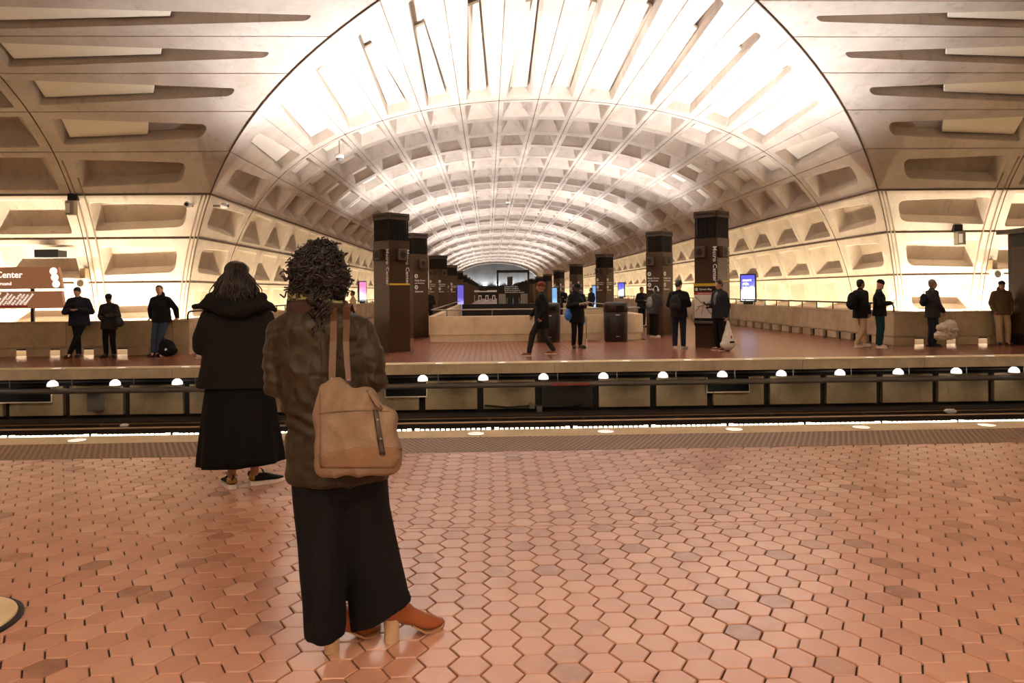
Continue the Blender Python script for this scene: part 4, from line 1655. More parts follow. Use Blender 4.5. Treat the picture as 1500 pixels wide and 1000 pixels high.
def backpack(root, label, material, strap_mat, off=(0, -.20, 1.2), s=1.0):
    p = on_root(root, off)
    t = thing('backpack', label, 'backpack', p, root.rotation_euler.z)
    b = MB()
    b.ell((0, -.03, 0), (.15 * s, .10 * s, .23 * s), 16, 10)
    b.ell((0, -.04, -.09 * s), (.155 * s, .11 * s, .14 * s), 16, 10)
    put('pack', fuse(b, .014, 4, folds(4, .006)), material, t)
    b = MB()
    b.ell((0, -.12 * s, -.08 * s), (.11 * s, .05 * s, .10 * s), 14, 8)
    put('pocket', fuse(b, .012, 3), material, t)
    for sg in (-1, 1):
        MB().tube([(sg * .09, .02, -.16), (sg * .13, .16, -.05), (sg * .13, .2, .1), (sg * .11, .14, .24), (sg * .07, .0, .2)], .02, 8, flat=.35).build('strap', strap_mat, t, smooth=True)
    return t


# ---- 1 leaning man with crossed legs and phone
g = at_px(113, 470, 19.1)
p1 = person('man in a navy jacket leaning on the left parapet, legs crossed, looking at a phone', (g.x, 19.08), R(188), 1.80,
            dict(PHONE, hipc=(0, -.16, .94), hipL=(-.09, -.15, .9), hipR=(.09, -.15, .9), belly=(0, -.15, 1.09), chest=(0, -.13, 1.27), neck=(0, -.10, 1.46), head=(0, -.045, 1.60),
                 shL=(-.19, -.12, 1.40), shR=(.19, -.12, 1.40), elL=(-.30, -.10, 1.12), elR=(.30, -.10, 1.12), wrL=(-.09, .12, 1.17), wrR=(.09, .12, 1.17),
                 kneeL=(-.02, .06, .5), kneeR=(.0, -.02, .5), ankL=(.13, .08, .085), ankR=(-.04, .0, .085)),
            head=(28, 0, 0), top=('jacket', 'navy', .05, .78), hair=('short', 'black'), seed=1, skin='light', foot=(-20, -5), girth=1.05, shirt='charcoal')
held_phone(p1, (0, .2, 1.23), 'black phone held by the man leaning with crossed legs')
# ---- 2 second figure with shoulder bag
g = at_px(160, 470, 19.0)
p2 = person('shorter person in dark jacket by the left parapet with a phone and shoulder bag', (g.x, 19.0), R(178), 1.60,
            dict(PHONE, wrR=(.10, .22, 1.08), wrL=(-.03, .25, 1.14)), head=(22, 0, 0), top=('jacket', 'charcoal', .04, .78), skin='dark', hair=('beanie', 'black'), seed=2, foot=(25, -15))
held_phone(p2, (-.0, .32, 1.17), 'phone in the hand of the shorter person by the left parapet')
t = bag_solid('shoulder_bag', 'dark slouchy shoulder bag hanging at the hip of the shorter person', 'bag', on_root(p2, (-.30, .06, .98)), R(178), [('ell', ((0, 0, 0), (.07, .17, .12))), ('ell', ((-.04, .05, -.04), (.07, .16, .10)))], CL['charcoal'], seed=6)
MB().tube([(0, -.1, .08), (.1, -.08, .3), (.16, -.02, .5), (.12, .08, .35), (0, .12, .08)], .014, 8, flat=.4).build('strap', CL['black'], t, smooth=True)
# ---- 3 man with jeans
g = at_px(231, 470, 19.1)
p3 = person('man in black jacket and blue jeans leaning back, both hands on the left parapet', (g.x, 19.12), R(176), 1.82,
            dict(hipc=(0, -.18, .94), hipL=(-.09, -.16, .91), hipR=(.09, -.16, .91), belly=(0, -.17, 1.09), chest=(0, -.15, 1.27), neck=(0, -.13, 1.46), head=(.02, -.10, 1.62), shL=(-.19, -.14, 1.4), shR=(.19, -.14, 1.4),
                 elL=(-.32, -.24, 1.16), elR=(.32, -.24, 1.16), wrL=(-.33, -.30, .93), wrR=(.33, -.30, .93), hfL=(-.2, .6, -.3), hfR=(.2, .6, -.3), kneeL=(-.06, .0, .5), kneeR=(.09, .0, .5), ankL=(-.03, .05, .085), ankR=(.10, .05, .085)),
            head=(-4, 8, 6), top=('jacket', 'black', .03, .82), bottom=('jeans', 'denim', .006), skin='light', hair=('short', 'brown'), seed=3, collar='black', girth=1.12, foot=(15, -15))
p = at_px(243, 505, 19.1)
t = bag_solid('backpack', 'black backpack standing on the floor against the legs of the man in jeans', 'backpack', (p.x, 19.12, .0), R(10), [('ell', ((0, 0, .22), (.22, .14, .21))), ('ell', ((.04, -.03, .14), (.24, .15, .14)))], CL['black'], seed=3)
MB().tube([(-.08, -.1, .40), (-.02, -.12, .46), (.06, -.1, .41)], .012, 6).build('handle', CL['black'], t, smooth=True)
MB().ell((.03, -.165, .17), (.035, .012, .04), 10, 6).build('badge', M['white'], t, smooth=True)
# ---- 4 person walking, mostly hidden by the woman in the black hooded jacket
g = ground(318, 527)
p4 = person('passer-by in a tan coat walking behind the woman in black, mostly hidden', (g.x, g.y), R(-84), 1.66,
            dict(kneeL=(-.09, .16, .52), ankL=(-.09, .2, .10), ankR=(.09, -.42, .14), kneeR=(.09, -.12, .52)), top=('coat', 'tan', .03, .62), bottom=('leggings', 'navy', -.02), shoes=('white', None), hair=('full', 'brown'), seed=4, foot=(0, 0))
# ---- 5 the walker in front of the bins
g = ground(788, 522)
p5 = person('person in dark clothes and a rust headscarf striding along the far platform edge', (g.x + .1, g.y), R(85), 1.78,
            dict(kneeL=(-.09, .22, .53), ankL=(-.09, .30, .10), kneeR=(.09, -.04, .5), ankR=(.09, -.26, .13), elL=(-.24, -.12, 1.14), wrL=(-.22, .02, .92), elR=(.24, .08, 1.14), wrR=(.2, .24, .98)),
            top=('coat', 'black', .04, .66), bottom=('trousers', 'charcoal', 0), shoes=('brown', None), hair=('beanie', 'rust'), seed=5, skin='tan', foot=(0, 0))
# ---- 6 person with blue bag
g = ground(846, 510)
p6 = person('person in black coat and cap with a blue carrier bag, reading papers near the bins', (g.x, g.y + .05), R(205), 1.76,
            dict(PHONE, wrL=(-.03, .22, 1.16), wrR=(.04, .25, 1.20)), head=(20, 0, 0), top=('coat', 'black', .035, .70), skin='dark', hair=('cap', 'black'), seed=6, foot=(22, -20), collar='black')
pr = on_root(p6, (-.02, .30, 1.20))
tag(MB().box(-.15, .12, -.005, .005, -.05, .07, mtx=Matrix.Translation(pr) @ Matrix.Rotation(R(205), 4, 'Z') @ Matrix.Rotation(R(-55), 4, 'X') @ Matrix.Rotation(R(18), 4, 'Y')).build('paper_sheet', M['paper']), 'folded pale papers in the hands of the person with the black cap', 'paper')
M['blue_bag'] = mat('blue_plastic', (40, 110, 200), .4, bump=(20, .5))
t = bag_solid('carrier_bag', 'bright blue carrier bag hanging at the side of the person with the black cap', 'bag', on_root(p6, (.27, -.02, .98)), R(205), [('ell', ((0, 0, -.10), (.09, .13, .13))), ('cap', ((0, 0, -.05), (-.02, 0, .16), .085, .02))], M['blue_bag'], seed=8, amp=.012)
t = bag_solid('carrier_bag', 'smaller blue bag beside the white cane of the person with the black cap', 'bag', on_root(p6, (-.24, -.08, .80)), R(205), [('ell', ((0, 0, -.06), (.05, .08, .13))), ('cap', ((0, 0, .02), (0, 0, .18), .05, .02))], M['blue_bag'], seed=9, amp=.01)
ca = thing('cane', 'thin white-tipped cane next to the person with the black cap', 'cane', on_root(p6, (-.33, -.04, 0)), 0)
MB().tube([(.0, 0, .04), (-.02, 0, .85)], .009, 8).build('shaft', M['black'], ca)
MB().tube([(.0, 0, .02), (0, 0, .24)], .016, 8).build('tip', M['white'], ca)
# ---- 7 person with headphones against the second pylon
g = ground(958, 494)
p7 = person('person in grey jacket and white headphones leaning on the second right pylon', (g.x, g.y), R(-62), 1.70,
            dict(PHONE, hipc=(0, -.05, .95), chest=(0, .03, 1.27), neck=(0, .07, 1.45), head=(0, .13, 1.58), shL=(-.18, .05, 1.39), shR=(.18, .05, 1.39), elL=(-.24, .08, 1.13), elR=(.24, .08, 1.13), wrL=(-.04, .34, 1.13), wrR=(.06, .34, 1.13)),
            head=(30, 0, 0), top=('jacket', 'darkgrey', .04, .80), bottom=('trousers', 'black', .01), shoes=('white', None), hair=('beanie', 'black'), skin='dark', seed=7, foot=(12, -12))
held_phone(p7, (.0, .43, 1.18), 'phone held by the person with white headphones')
hp = thing('headphones', 'white over-ear headphones worn by the person at the second right pylon', 'headphones', on_root(p7, (0, .11, 1.62)), R(-62))
MB().tube([(.1 * cos(a), 0, .11 * sin(a)) for a in [pi * k / 12 for k in range(13)]], .016, 8).build('band', M['white'], hp, smooth=True)
for s in (-1, 1):
    MB().ell((s * .1, 0, -.02), (.03, .045, .05), 12, 8).build('ear_cup', M['white'], hp, smooth=True)
backpack(p7, 'grey backpack on the person with white headphones', CL['grey'], CL['darkgrey'], (0, -.14, 1.2), .8)
# ---- 8 back view with backpack
g = ground(995, 511)
p8 = person('person in black seen from behind with black backpack and white shoes', (g.x, g.y), R(-22), 1.80,
            dict(PHONE, wrL=(.0, .24, 1.12), wrR=(.12, .24, 1.12)), head=(32, -20, 0), top=('jacket', 'black', .03, .82), bottom=('trousers', 'navy', .004), shoes=('white', None), hair=('short', 'black'), seed=8, foot=(10, -28), skin='light')
backpack(p8, 'black backpack worn by the person in black beside the map pylon', CL['charcoal'], CL['black'], (-.06, -.21, 1.17), 1.0)
# ---- 9 man with the white bag
g = at_px(1054, 470, 18.62)
p9 = person('brown-haired man in a dark checked jacket and grey shirt carrying a white plastic bag', (g.x, g.y - .02), R(112), 1.80,
            dict(elR=(.22, .02, 1.12), wrR=(.12, .28, 1.10), hfR=(-.3, .8, .1), elL=(-.23, -.05, 1.12), wrL=(-.22, -.02, .86)), head=(22, 0, 0), top=('jacket', 'plaid', .04, .80), bottom=('trousers', 'black', .008), shoes=('brown', None), hair=('short', 'brown'),
            skin='light', seed=9, foot=(15, -10), shirt='grey')
held_phone(p9, (.06, .40, 1.16), 'phone in the hand of the man with the white plastic bag')
M['plastic'] = mat('white_plastic', (226, 220, 212), .4, bump=(25, .6))
t = bag_solid('plastic_bag', 'white plastic bag with red print held by the man in the checked jacket', 'bag', on_root(p9, (-.26, -.03, .44)), R(20), [('cap', ((0, 0, -.26), (.0, 0, .30), .17, .025)), ('ell', ((-.03, 0, -.28), (.22, .08, .10))), ('ell', ((.06, 0, -.25), (.2, .08, .1)))], M['plastic'], seed=12, amp=.012)
MB().ell((.0, -.13, -.10), (.02, .012, .05), 10, 6).build('print', M['red'], t)
MB().box(-.07, .07, -.165, -.155, -.24, -.19).build('print', M['bin'], t)
# ---- 10, 11 pair at the right parapet
g = at_px(1258, 470, 18.9)
p10 = person('person in a dark coat with a backpack walking behind the masked man', (g.x + .05, g.y), R(-78), 1.78,
             dict(kneeL=(-.09, .14, .52), ankL=(-.09, .2, .10), ankR=(.09, -.2, .10), kneeR=(.09, .0, .5)), top=('coat', 'black', .035, .76), bottom=('trousers', 'tan', 0), shoes=('white', None), hair=('short', 'black'), seed=10, skin='tan', foot=(0, 0))
backpack(p10, 'dark backpack of the person walking behind the masked man', CL['black'], CL['black'], (0, -.22, 1.2), 1.0)
g = at_px(1287, 470, 18.85)
p11 = person('man in a black jacket, teal trousers and blue face mask looking at his phone', (g.x, g.y - .05), R(-112), 1.76,
             dict(PHONE), head=(30, 20, 0), top=('jacket', 'black', .03, .82), bottom=('trousers', 'teal', .012), shoes=('white', None), hair=('beanie', 'black'), seed=11, skin='light', foot=(18, -18))
held_phone(p11, (.0, .33, 1.2), 'phone held by the masked man in teal trousers')
hd_ = p11.matrix_basis @ Vector((0, .025, 1.625))
fm_ = MB().ell((0, 0, 0), (.052, .03, .045), 12, 8).build('face_mask', mat('mask_blue', (120, 160, 220), .7), smooth=True)
mt11 = Matrix.Rotation(R(20), 3, 'Z') @ Matrix.Rotation(R(-30), 3, 'X')
fm_.location = on_root(p11, Vector((0, .025, 1.625)) + mt11 @ Vector((0, .082, -.055))); fm_.rotation_euler = (R(-30), 0, R(-92))
tag(fm_, 'light blue face mask on the man in teal trousers', 'mask')
# ---- 12 man with white sack
g = at_px(1366, 470, 18.95)
p12 = person('grey-haired man in a dark jacket with a small backpack, carrying a big white bundle', (g.x, g.y), R(-95), 1.76,
             dict(elR=(.22, .03, 1.12), wrR=(.16, .2, .92), elL=(-.22, .03, 1.12), wrL=(-.15, .2, .92)), top=('jacket', 'charcoal', .035, .76), bottom=('trousers', 'navy', .0), shoes=('black', None), hair=('short', 'grey'), seed=12, skin='tan', foot=(12, -12))
backpack(p12, 'small dark backpack on the grey-haired man', CL['black'], CL['charcoal'], (0, -.19, 1.22), .75)
g2 = at_px(1378, 482, g.y - .12)
b = MB()
for k in range(9):
    b.ell((random.uniform(-.14, .16), random.uniform(-.05, .05), random.uniform(-.18, .16)), (.17, .14, .12), 14, 9)
t = thing('white_bundle', 'big crumpled white plastic bundle carried by the grey-haired man', 'bag', (g2.x, g.y - .3, g2.z), 0)
put('sack', fuse(b, .014, 3, folds(14, .035, 9, 14)), mat('bundle_plastic', (214, 198, 176), .45, noise=(6, .25), bump=(14, .8)), t)
# ---- 13 man with khaki trousers
g = at_px(1472, 470, 19.1)
p13 = person('man in a brown hooded jacket, cap and khaki trousers leaning on the right parapet', (g.x, 19.14), R(172), 1.72,
             dict(hipc=(0, -.12, .95), hipL=(-.09, -.11, .92), hipR=(.09, -.11, .92), kneeL=(-.11, -.02, .5), kneeR=(.11, -.02, .5), belly=(0, -.13, 1.1), chest=(0, -.12, 1.27), neck=(0, -.11, 1.46), head=(0, -.07, 1.61), shL=(-.185, -.12, 1.4), shR=(.185, -.12, 1.4), elL=(-.25, -.13, 1.13), elR=(.25, -.13, 1.13), wrL=(-.20, -.02, .93), wrR=(.22, -.02, .93)),
             head=(4, 0, 0), top=('jacket', 'olive', .035, .82), bottom=('trousers', 'khaki', .008), shoes=('black', None), hair=('cap', 'charcoal'), collar='olive', seed=13, skin='tan', foot=(20, -20), girth=1.08)
# ---- small figures deeper in the far arm
for (px, py, Y, hh, rz, tp, lab) in ((940, 436, 31.0, 1.7, 200, 'black', 'distant person in black left of the second right pylon'),
                                    (826, 440, 56.0, 1.7, 160, 'black', 'tiny distant person in black right of the walking person'),
                                    (866, 436, 40.5, 1.72, 120, 'navy', 'distant person in dark clothes behind the person with the blue carrier bag'),
                                    (517, 438, 33.0, 1.66, 100, 'tan', 'distant person in tan behind the shoulder of the woman with the tote bag'),
                                    (628, 470, 31.0, 1.7, 170, 'black', 'distant person in black between the second left pylon and the stair parapet')):
    p = at_px(px, py, Y)
    person(lab, (p.x, Y), R(rz), hh, dict(PHONE) if rz > 150 else None, top=('jacket', tp, .03, .8), seed=int(px), hair=('short', 'black'), skin='tan')
# ================================================================== the two women in front
def loft(mb, rings, n=36, cap=True):
    """closed rings: dicts with c (centre), rx, ry, optional tz (rise along x), pw (squareness), f(angle)->factor"""
    vs, fs = [], []
    for r in rings:
        c = Vector(r['c'])
        for k in range(n):
            a = 2 * pi * k / n
            ca, sa = cos(a), sin(a)
            pw = r.get('pw', 2.0)
            m = (abs(ca) ** pw + abs(sa) ** pw) ** (-1 / pw)
            q = r['f'](a) if 'f' in r else 1.0
            x, y = r['rx'] * ca * m * q, r['ry'] * sa * m * q
            vs.append((c.x + x, c.y + y, c.z + r.get('tz', 0) * x + r.get('ty', 0) * y))
    for i in range(len(rings) - 1):
        for k in range(n):
            k2 = (k + 1) % n
            fs.append((i * n + k, (i + 1) * n + k, (i + 1) * n + k2, i * n + k2))
    if cap:
        fs.append(tuple(range(n)))
        fs.append(tuple(range(len(rings) * n - 1, (len(rings) - 1) * n - 1, -1)))
    mb.add(vs, fs)
    return mb


class Fig:
    """local frame of a figure standing at depth Y: L(px, py, dy) is a point of the photograph at depth Y+dy"""
    def __init__(s, px, Y):
        p = at_px(px, 500, Y)
        s.o = Vector((p.x, Y, 0)); s.Y = Y
        s.k = Y / FPX

    def L(s, px, py, dy=0.0):
        return at_px(px, py, s.Y + dy) - s.o

    def ring(s, py, l, r, ry, dy=0.0, **kw):
        a, b = s.L(l, py, dy), s.L(r, py, dy)
        c = (a + b) / 2
        return dict(c=c, rx=(b.x - a.x) / 2, ry=ry, **kw)


def curl(p, d, side, n_turn, length, rad, ph, droop=.0, npt=10):
    """points of one curl that starts at p, runs along d"""
    d = Vector(d).normalized()
    a = d.cross(Vector(side)).normalized()
    b = d.cross(a)
    pts = []
    m = int(npt * n_turn) + 1
    for i in range(m + 1):
        t = i / m
        q = ph + 2 * pi * n_turn * t
        rr = rad * (.35 + .65 * min(1, t * 3)) * (1 - .35 * t)
        pts.append(Vector(p) + d * length * t + Vector((0, 0, -droop * t * t)) + a * cos(q) * rr + b * sin(q) * rr)
    return pts


# ------------------------------------------------------------------ woman with the tote bag
F2 = Fig(500, 3.22)
L = F2.L
w2 = thing('person', 'woman with dark curly hair, brown jacket and wide black trousers, carrying a tote bag', 'person', F2.o)
hc = L(467, 400, .02)
mt = Matrix.Rotation(R(-38), 3, 'Z') @ Matrix.Rotation(R(-14), 3, 'X') @ Matrix.Rotation(R(-6), 3, 'Y')
b = MB()
head_mb(b, hc, mt)
nk = L(468, 452, .0)
b.cap(nk - Vector((0, 0, .06)), hc + Vector((0, -.01, -.06)), .056, .052)
ch, bl, hp_ = L(470, 530), L(478, 600), L(490, 685)
b.ell(ch, (.15, .09, .19)); b.ell(bl, (.13, .085, .16)); b.ell(hp_, (.15, .10, .13))
sl, sr = L(415, 482), L(525, 482)
el, er = L(406, 570, -.01), L(549, 560, -.01)
wl_, wr_ = L(452, 548, .30), L(508, 540, .30)
b.cap(sl, sr, .05, .05)
b.cap(sl, el, .048, .038); b.cap(el, wl_, .038, .027); b.cap(sr, er, .048, .038); b.cap(er, wr_, .038, .027)
kl, kr = L(472, 800, -.03), L(548, 795, .04)
al, ar = L(481, 875, -.05), L(574, 850, .05)
b.cap(L(468, 690), kl, .085, .055); b.cap(kl, al, .055, .036); b.cap(L(518, 690), kr, .085, .055); b.cap(kr, ar, .055, .036)
me = fuse(b, .011, 4)
hb = MB()
hand_mb(hb, wl_, (.55, .5, .25), (-.3, .2, 1), 1, .9, .95)
hand_mb(hb, wr_, (-.55, .5, .25), (.3, .2, 1), -1, .9, .95)
hm = hb.mesh('tmp', SK['light'])
bm = bmesh.new(); bm.from_mesh(me); bm.from_mesh(hm); bm.to_mesh(me); bm.free()
put('body', me, SK['light'], w2)
for s in (-1, 1):
    MB().ell(hc + mt @ Vector((s * .030, .0835, .002)), (.011, .006, .006), 8, 6, mt).build('eye', M['eye'], w2, smooth=True)
MB().ell(hc + mt @ Vector((0, .089, -.062)), (.022, .006, .006), 8, 6, mt).build('mouth', M['lip'], w2, smooth=True)
ph = bpy.data.objects.new('phone', MB().box(-.037, .037, -.005, .005, -.075, .075).mesh('phone', M['phone']))
COL.objects.link(ph)
ph.location = F2.o + (wl_ + wr_) / 2 + Vector((0, .09, .05)); ph.rotation_euler = (R(-55), 0, 0)
tag(ph, 'phone held in front of the woman with the tote bag', 'phone')

# jacket
t = MB()
loft(t, [F2.ring(444, 442, 497, .065), F2.ring(455, 428, 508, .085, -.01), F2.ring(465, 411, 527, .105, -.01), F2.ring(478, 402, 539, .122, -.01), F2.ring(500, 399, 546, .132), F2.ring(530, 401, 546, .138),
         F2.ring(560, 405, 548, .138), F2.ring(588, 414, 550, .136), F2.ring(602, 419, 552, .134), F2.ring(622, 424, 556, .142), F2.ring(650, 422, 562, .152), F2.ring(680, 421, 565, .158), F2.ring(700, 423, 567, .160)], 40)
EL, ER = L(407, 566, -.005), L(546, 556, -.01)
t.cap(L(414, 486, 0), L(405, 535, -.01), .062, .058); t.cap(L(405, 535, -.01), EL, .058, .052)
t.cap(EL, EL + (wl_ - EL) * .9, .056, .042)
t.cap(L(527, 486, 0), L(543, 525, -.01), .064, .062); t.cap(L(543, 525, -.01), ER, .062, .056)
t.cap(ER, ER + (wr_ - ER) * .9, .058, .044)


def jfold(co, n):
    z = co.z
    f0 = folds(21, .011, 8, 4.5)(co, n)
    # drag lines from the armholes, gathers at the waist
    f1 = .006 * (1 - 2 * abs(mnoise.noise(Vector((co.x * 15 + z * 9, co.y * 6, z * 13 - co.x * 8))))) - .0045 * max(0, 1 - 5 * abs(mnoise.noise(Vector((co.x * 9 - z * 7, co.y * 5, z * 9 + co.x * 11 + 4)))))
    wz = math.exp(-((z - 1.02) / .07) ** 2)
    f2 = wz * .008 * sin(co.x * 20 + z * 95 + 2 * mnoise.noise(Vector((co.x * 9, co.y * 9, z * 6))))
    slv = math.exp(-((abs(co.x + .07) - .23) / .06) ** 2) * math.exp(-((z - 1.12) / .12) ** 2)
    f3 = slv * .0035 * sin(z * 120 + co.x * 30)
    return f0 + f1 + f2 + f3


M['jacket'] = mat('waxed_cotton', (50, 40, 26), .5, noise=(5, .28), bump=(160, .25), spec=.35)
jk = put('jacket', fuse(t, .0075, 4, jfold), M['jacket'], w2)
# seams
def on_back(px, py, off=.0):
    """point of the jacket's surface seen at a place of the photograph"""
    o_ = Vector((0, 0, EYE)) - F2.o
    d = ray(px, py).normalized()
    ok, loc, nrm, idx = jk.ray_cast(o_, d)
    if not ok:
        return L(px, py, -.13)
    return loc - d * off


bpy.context.view_layer.update()
MB().tube([on_back(470 + .004 * (py - 465), py, .0) for py in range(466, 700, 8)], .0022, 6).build('seam', M['jacket'], jk, smooth=True)
MB().tube([on_back(x, y, 0) for x, y in ((412, 470), (419, 490), (424, 512), (425, 535), (421, 560))], .0022, 6).build('seam', M['jacket'], jk, smooth=True)
MB().tube([on_back(x, y, 0) for x, y in ((528, 470), (524, 490), (521, 512), (522, 540), (527, 565))], .0022, 6).build('seam', M['jacket'], jk, smooth=True)
MB().tube([on_back(424 + i * 5.2, 606 + 2 * sin(i * .7), 0) for i in range(9)], .0022, 6).build('seam', M['jacket'], jk, smooth=True)
# turned-up collar with a pale lining
M['lining'] = mat('collar_lining', (150, 148, 98), .8, noise=(40, .3))
M['check'] = mat('collar_check', (58, 34, 30), .85, noise=(26, .5))
cl = []
c0 = L(464, 450, .0); c1 = L(463, 432, .0)
def collar_band(r0, r1, z0, z1, th, a0=0, a1=360, tilt=.10, n=44):
    mb = MB(); vs = []; fs = []
    m = int(n * (a1 - a0) / 360)
    for i in range(m + 1):
        a = R(a0 + (a1 - a0) * i / m)
        for rr, zz in ((r0, z0), ((r0 + r1) / 2 + .006, (z0 + z1) / 2), (r1, z1), (r1 - th, z1 - .004), (r0 - th, z0)):
            x, y = rr * cos(a) * 1.12, rr * sin(a) * .92
            vs.append((c0.x + x, c0.y + y, c0.z + zz - tilt * x + .006 * sin(3 * a)))
    for i in range(m):
        for k in range(5):
            k2 = (k + 1) % 5
            fs.append((i * 5 + k, (i + 1) * 5 + k, (i + 1) * 5 + k2, i * 5 + k2))
    fs.append((0, 1, 2, 3, 4)); fs.append(tuple(m * 5 + k for k in (4, 3, 2, 1, 0)))
    mb.add(vs, fs)
    return mb


co_ = collar_band(.108, .112, -.055, .030, .014, 0, 360, .06).build('collar', M['check'], jk, smooth=True, recalc=True)
collar_band(.111, .100, .000, .068, .010, 200, 362, .34).build('collar_lining', M['lining'], co_, smooth=True, recalc=True)

# hair: a full dark mass covered in curls
hm = MB()
H2 = lambda px, py, dy=0.0: L(px, py, dy)
for px, py, dy, rx, ry, rz in ((462, 399, -.03, .086, .095, .106), (450, 401, -.05, .062, .07, .088), (478, 408, -.01, .085, .095, .10), (468, 380, -.01, .085, .09, .072), (452, 419, -.05, .07, .06, .05), (486, 425, .02, .055, .07, .065)):
    hm.ell(H2(px, py, dy), (rx, ry, rz), 18, 12)
M['curl'] = mat('dark_curls', (30, 20, 15), .36, noise=(40, .6))
hr = put('hair', fuse(hm, .009, 3, folds(31, .012, 20, 20)), M['curl'], w2)
bpy.context.view_layer.update()
rnd = random.Random(11)
cb_ = MB()
vs_ = [v for v in hr.data.vertices]
cen = H2(466, 402, -.01)
for i in range(760):
    v = rnd.choice(vs_)
    n = v.normal
    if n.y > .65 and rnd.random() < .8:
        continue
    d = (Vector((rnd.uniform(-.6, .6), rnd.uniform(-.3, .2), rnd.uniform(-1, .25))) + n * .25)
    d = (d - n * d.dot(n) * .8).normalized()
    ln = rnd.uniform(.05, .10)
    if v.co.z < H2(466, 434).z:
        continue
    cb_.tube(curl(v.co - n * .004 - d * ln * .4, d, n if abs(n.dot(d)) < .9 else (1, 0, 0), rnd.uniform(1.6, 3.2), ln, rnd.uniform(.008, .016), rnd.uniform(0, 6.3)), rnd.uniform(.0022, .0038), 5)
# loose ringlets: over the collar, down the back and by the right cheek
for px, py, ln in [(452 + 2.4 * i, 426 + rnd.uniform(-4, 4), rnd.uniform(.06, .12)) for i in range(14)] + [(466, 445, .14), (471, 445, .16), (462, 440, .12), (476, 440, .10)]:
    p = H2(px, py, -.135)
    cb_.tube(curl(p, (rnd.uniform(-.15, .15), rnd.uniform(-.12, .0), -1), (1, 0, 0), rnd.uniform(1.5, 3), ln, rnd.uniform(.010, .016), rnd.uniform(0, 6)), .0034, 5)
for px, py, ln in [(500 + rnd.uniform(-6, 5), 400 + 5 * i, rnd.uniform(.07, .12)) for i in range(9)]:
    cb_.tube(curl(H2(px, py, .02), (rnd.uniform(-.1, .25), .05, -1), (0, 1, 0), rnd.uniform(2, 3), ln, rnd.uniform(.010, .014), rnd.uniform(0, 6)), .0026, 5)
for i in range(26):
    a = rnd.uniform(0, pi)
    p = H2(466 + 38 * cos(a), 400 - 40 * sin(a), rnd.uniform(-.06, .04))
    d = Vector((cos(a), rnd.uniform(-.2, .2), sin(a) * .6))
    cb_.tube(curl(p, d, (0, 1, 0), rnd.uniform(1, 1.8), rnd.uniform(.02, .035), .010, rnd.uniform(0, 6)), .0016, 5)
ck = cb_.build('curls', M['curl'], hr, smooth=True)
ck['kind'] = 'stuff'
# dark band over the crown
bp = [H2(474, 352, .0), H2(488, 361, -.015), H2(499, 376, -.02), H2(505, 394, -.02), H2(507, 412, .0)]
MB().tube(bp, .012, 8, flat=.4, up=(0, -1, 0)).build('hair_band', M['black'], w2, smooth=True)

# wide trousers
M['trouser'] = mat('black_crepe', (10, 10, 14), .85, noise=(5, .2), bump=(200, .2), spec=.25)
def tf(seed, amp):
    return lambda a: 1 + amp * sin(5 * a + seed) + amp * .6 * sin(9 * a + seed * 2.1)


t = MB()
loft(t, [F2.ring(640, 428, 560, .13), F2.ring(690, 428, 566, .14), F2.ring(720, 434, 566, .13), F2.ring(748, 450, 555, .07)], 40)
loft(t, [F2.ring(690, 428, 512, .125, -.01), F2.ring(740, 432, 513, .125, -.02), F2.ring(790, 437, 512, .125, -.03, f=tf(2, .02)), F2.ring(840, 441, 508, .125, -.05, f=tf(2, .03)), F2.ring(875, 445, 506, .12, -.06, f=tf(2, .035)),
         F2.ring(908, 447, 506, .115, -.06, f=tf(2, .04)), F2.ring(924, 448, 506, .112, -.06, f=tf(2, .04), tz=-.05, ty=.12)], 40)
loft(t, [F2.ring(690, 480, 566, .125, .02), F2.ring(740, 486, 571, .13, .03), F2.ring(790, 494, 582, .13, .04, f=tf(4, .02)), F2.ring(840, 503, 592, .13, .05, f=tf(4, .03)), F2.ring(868, 511, 598, .12, .05, f=tf(4, .035)),
         F2.ring(888, 515, 603, .11, .05, f=tf(4, .04), tz=.28), F2.ring(898, 517, 605, .105, .05, f=tf(4, .04), tz=.52)], 40)
tr = put('trousers', fuse(t, .0085, 4, folds(41, .006, 7, 2)), M['trouser'], w2)

# heeled ankle boots
M['boot'] = mat('tan_leather', (146, 78, 42), .42, noise=(9, .25), bump=(60, .15))
M['heelw'] = mat('stacked_heel', (196, 164, 128), .6, noise=(12, .15))
M['bsole'] = mat('boot_sole', (168, 124, 88), .6)


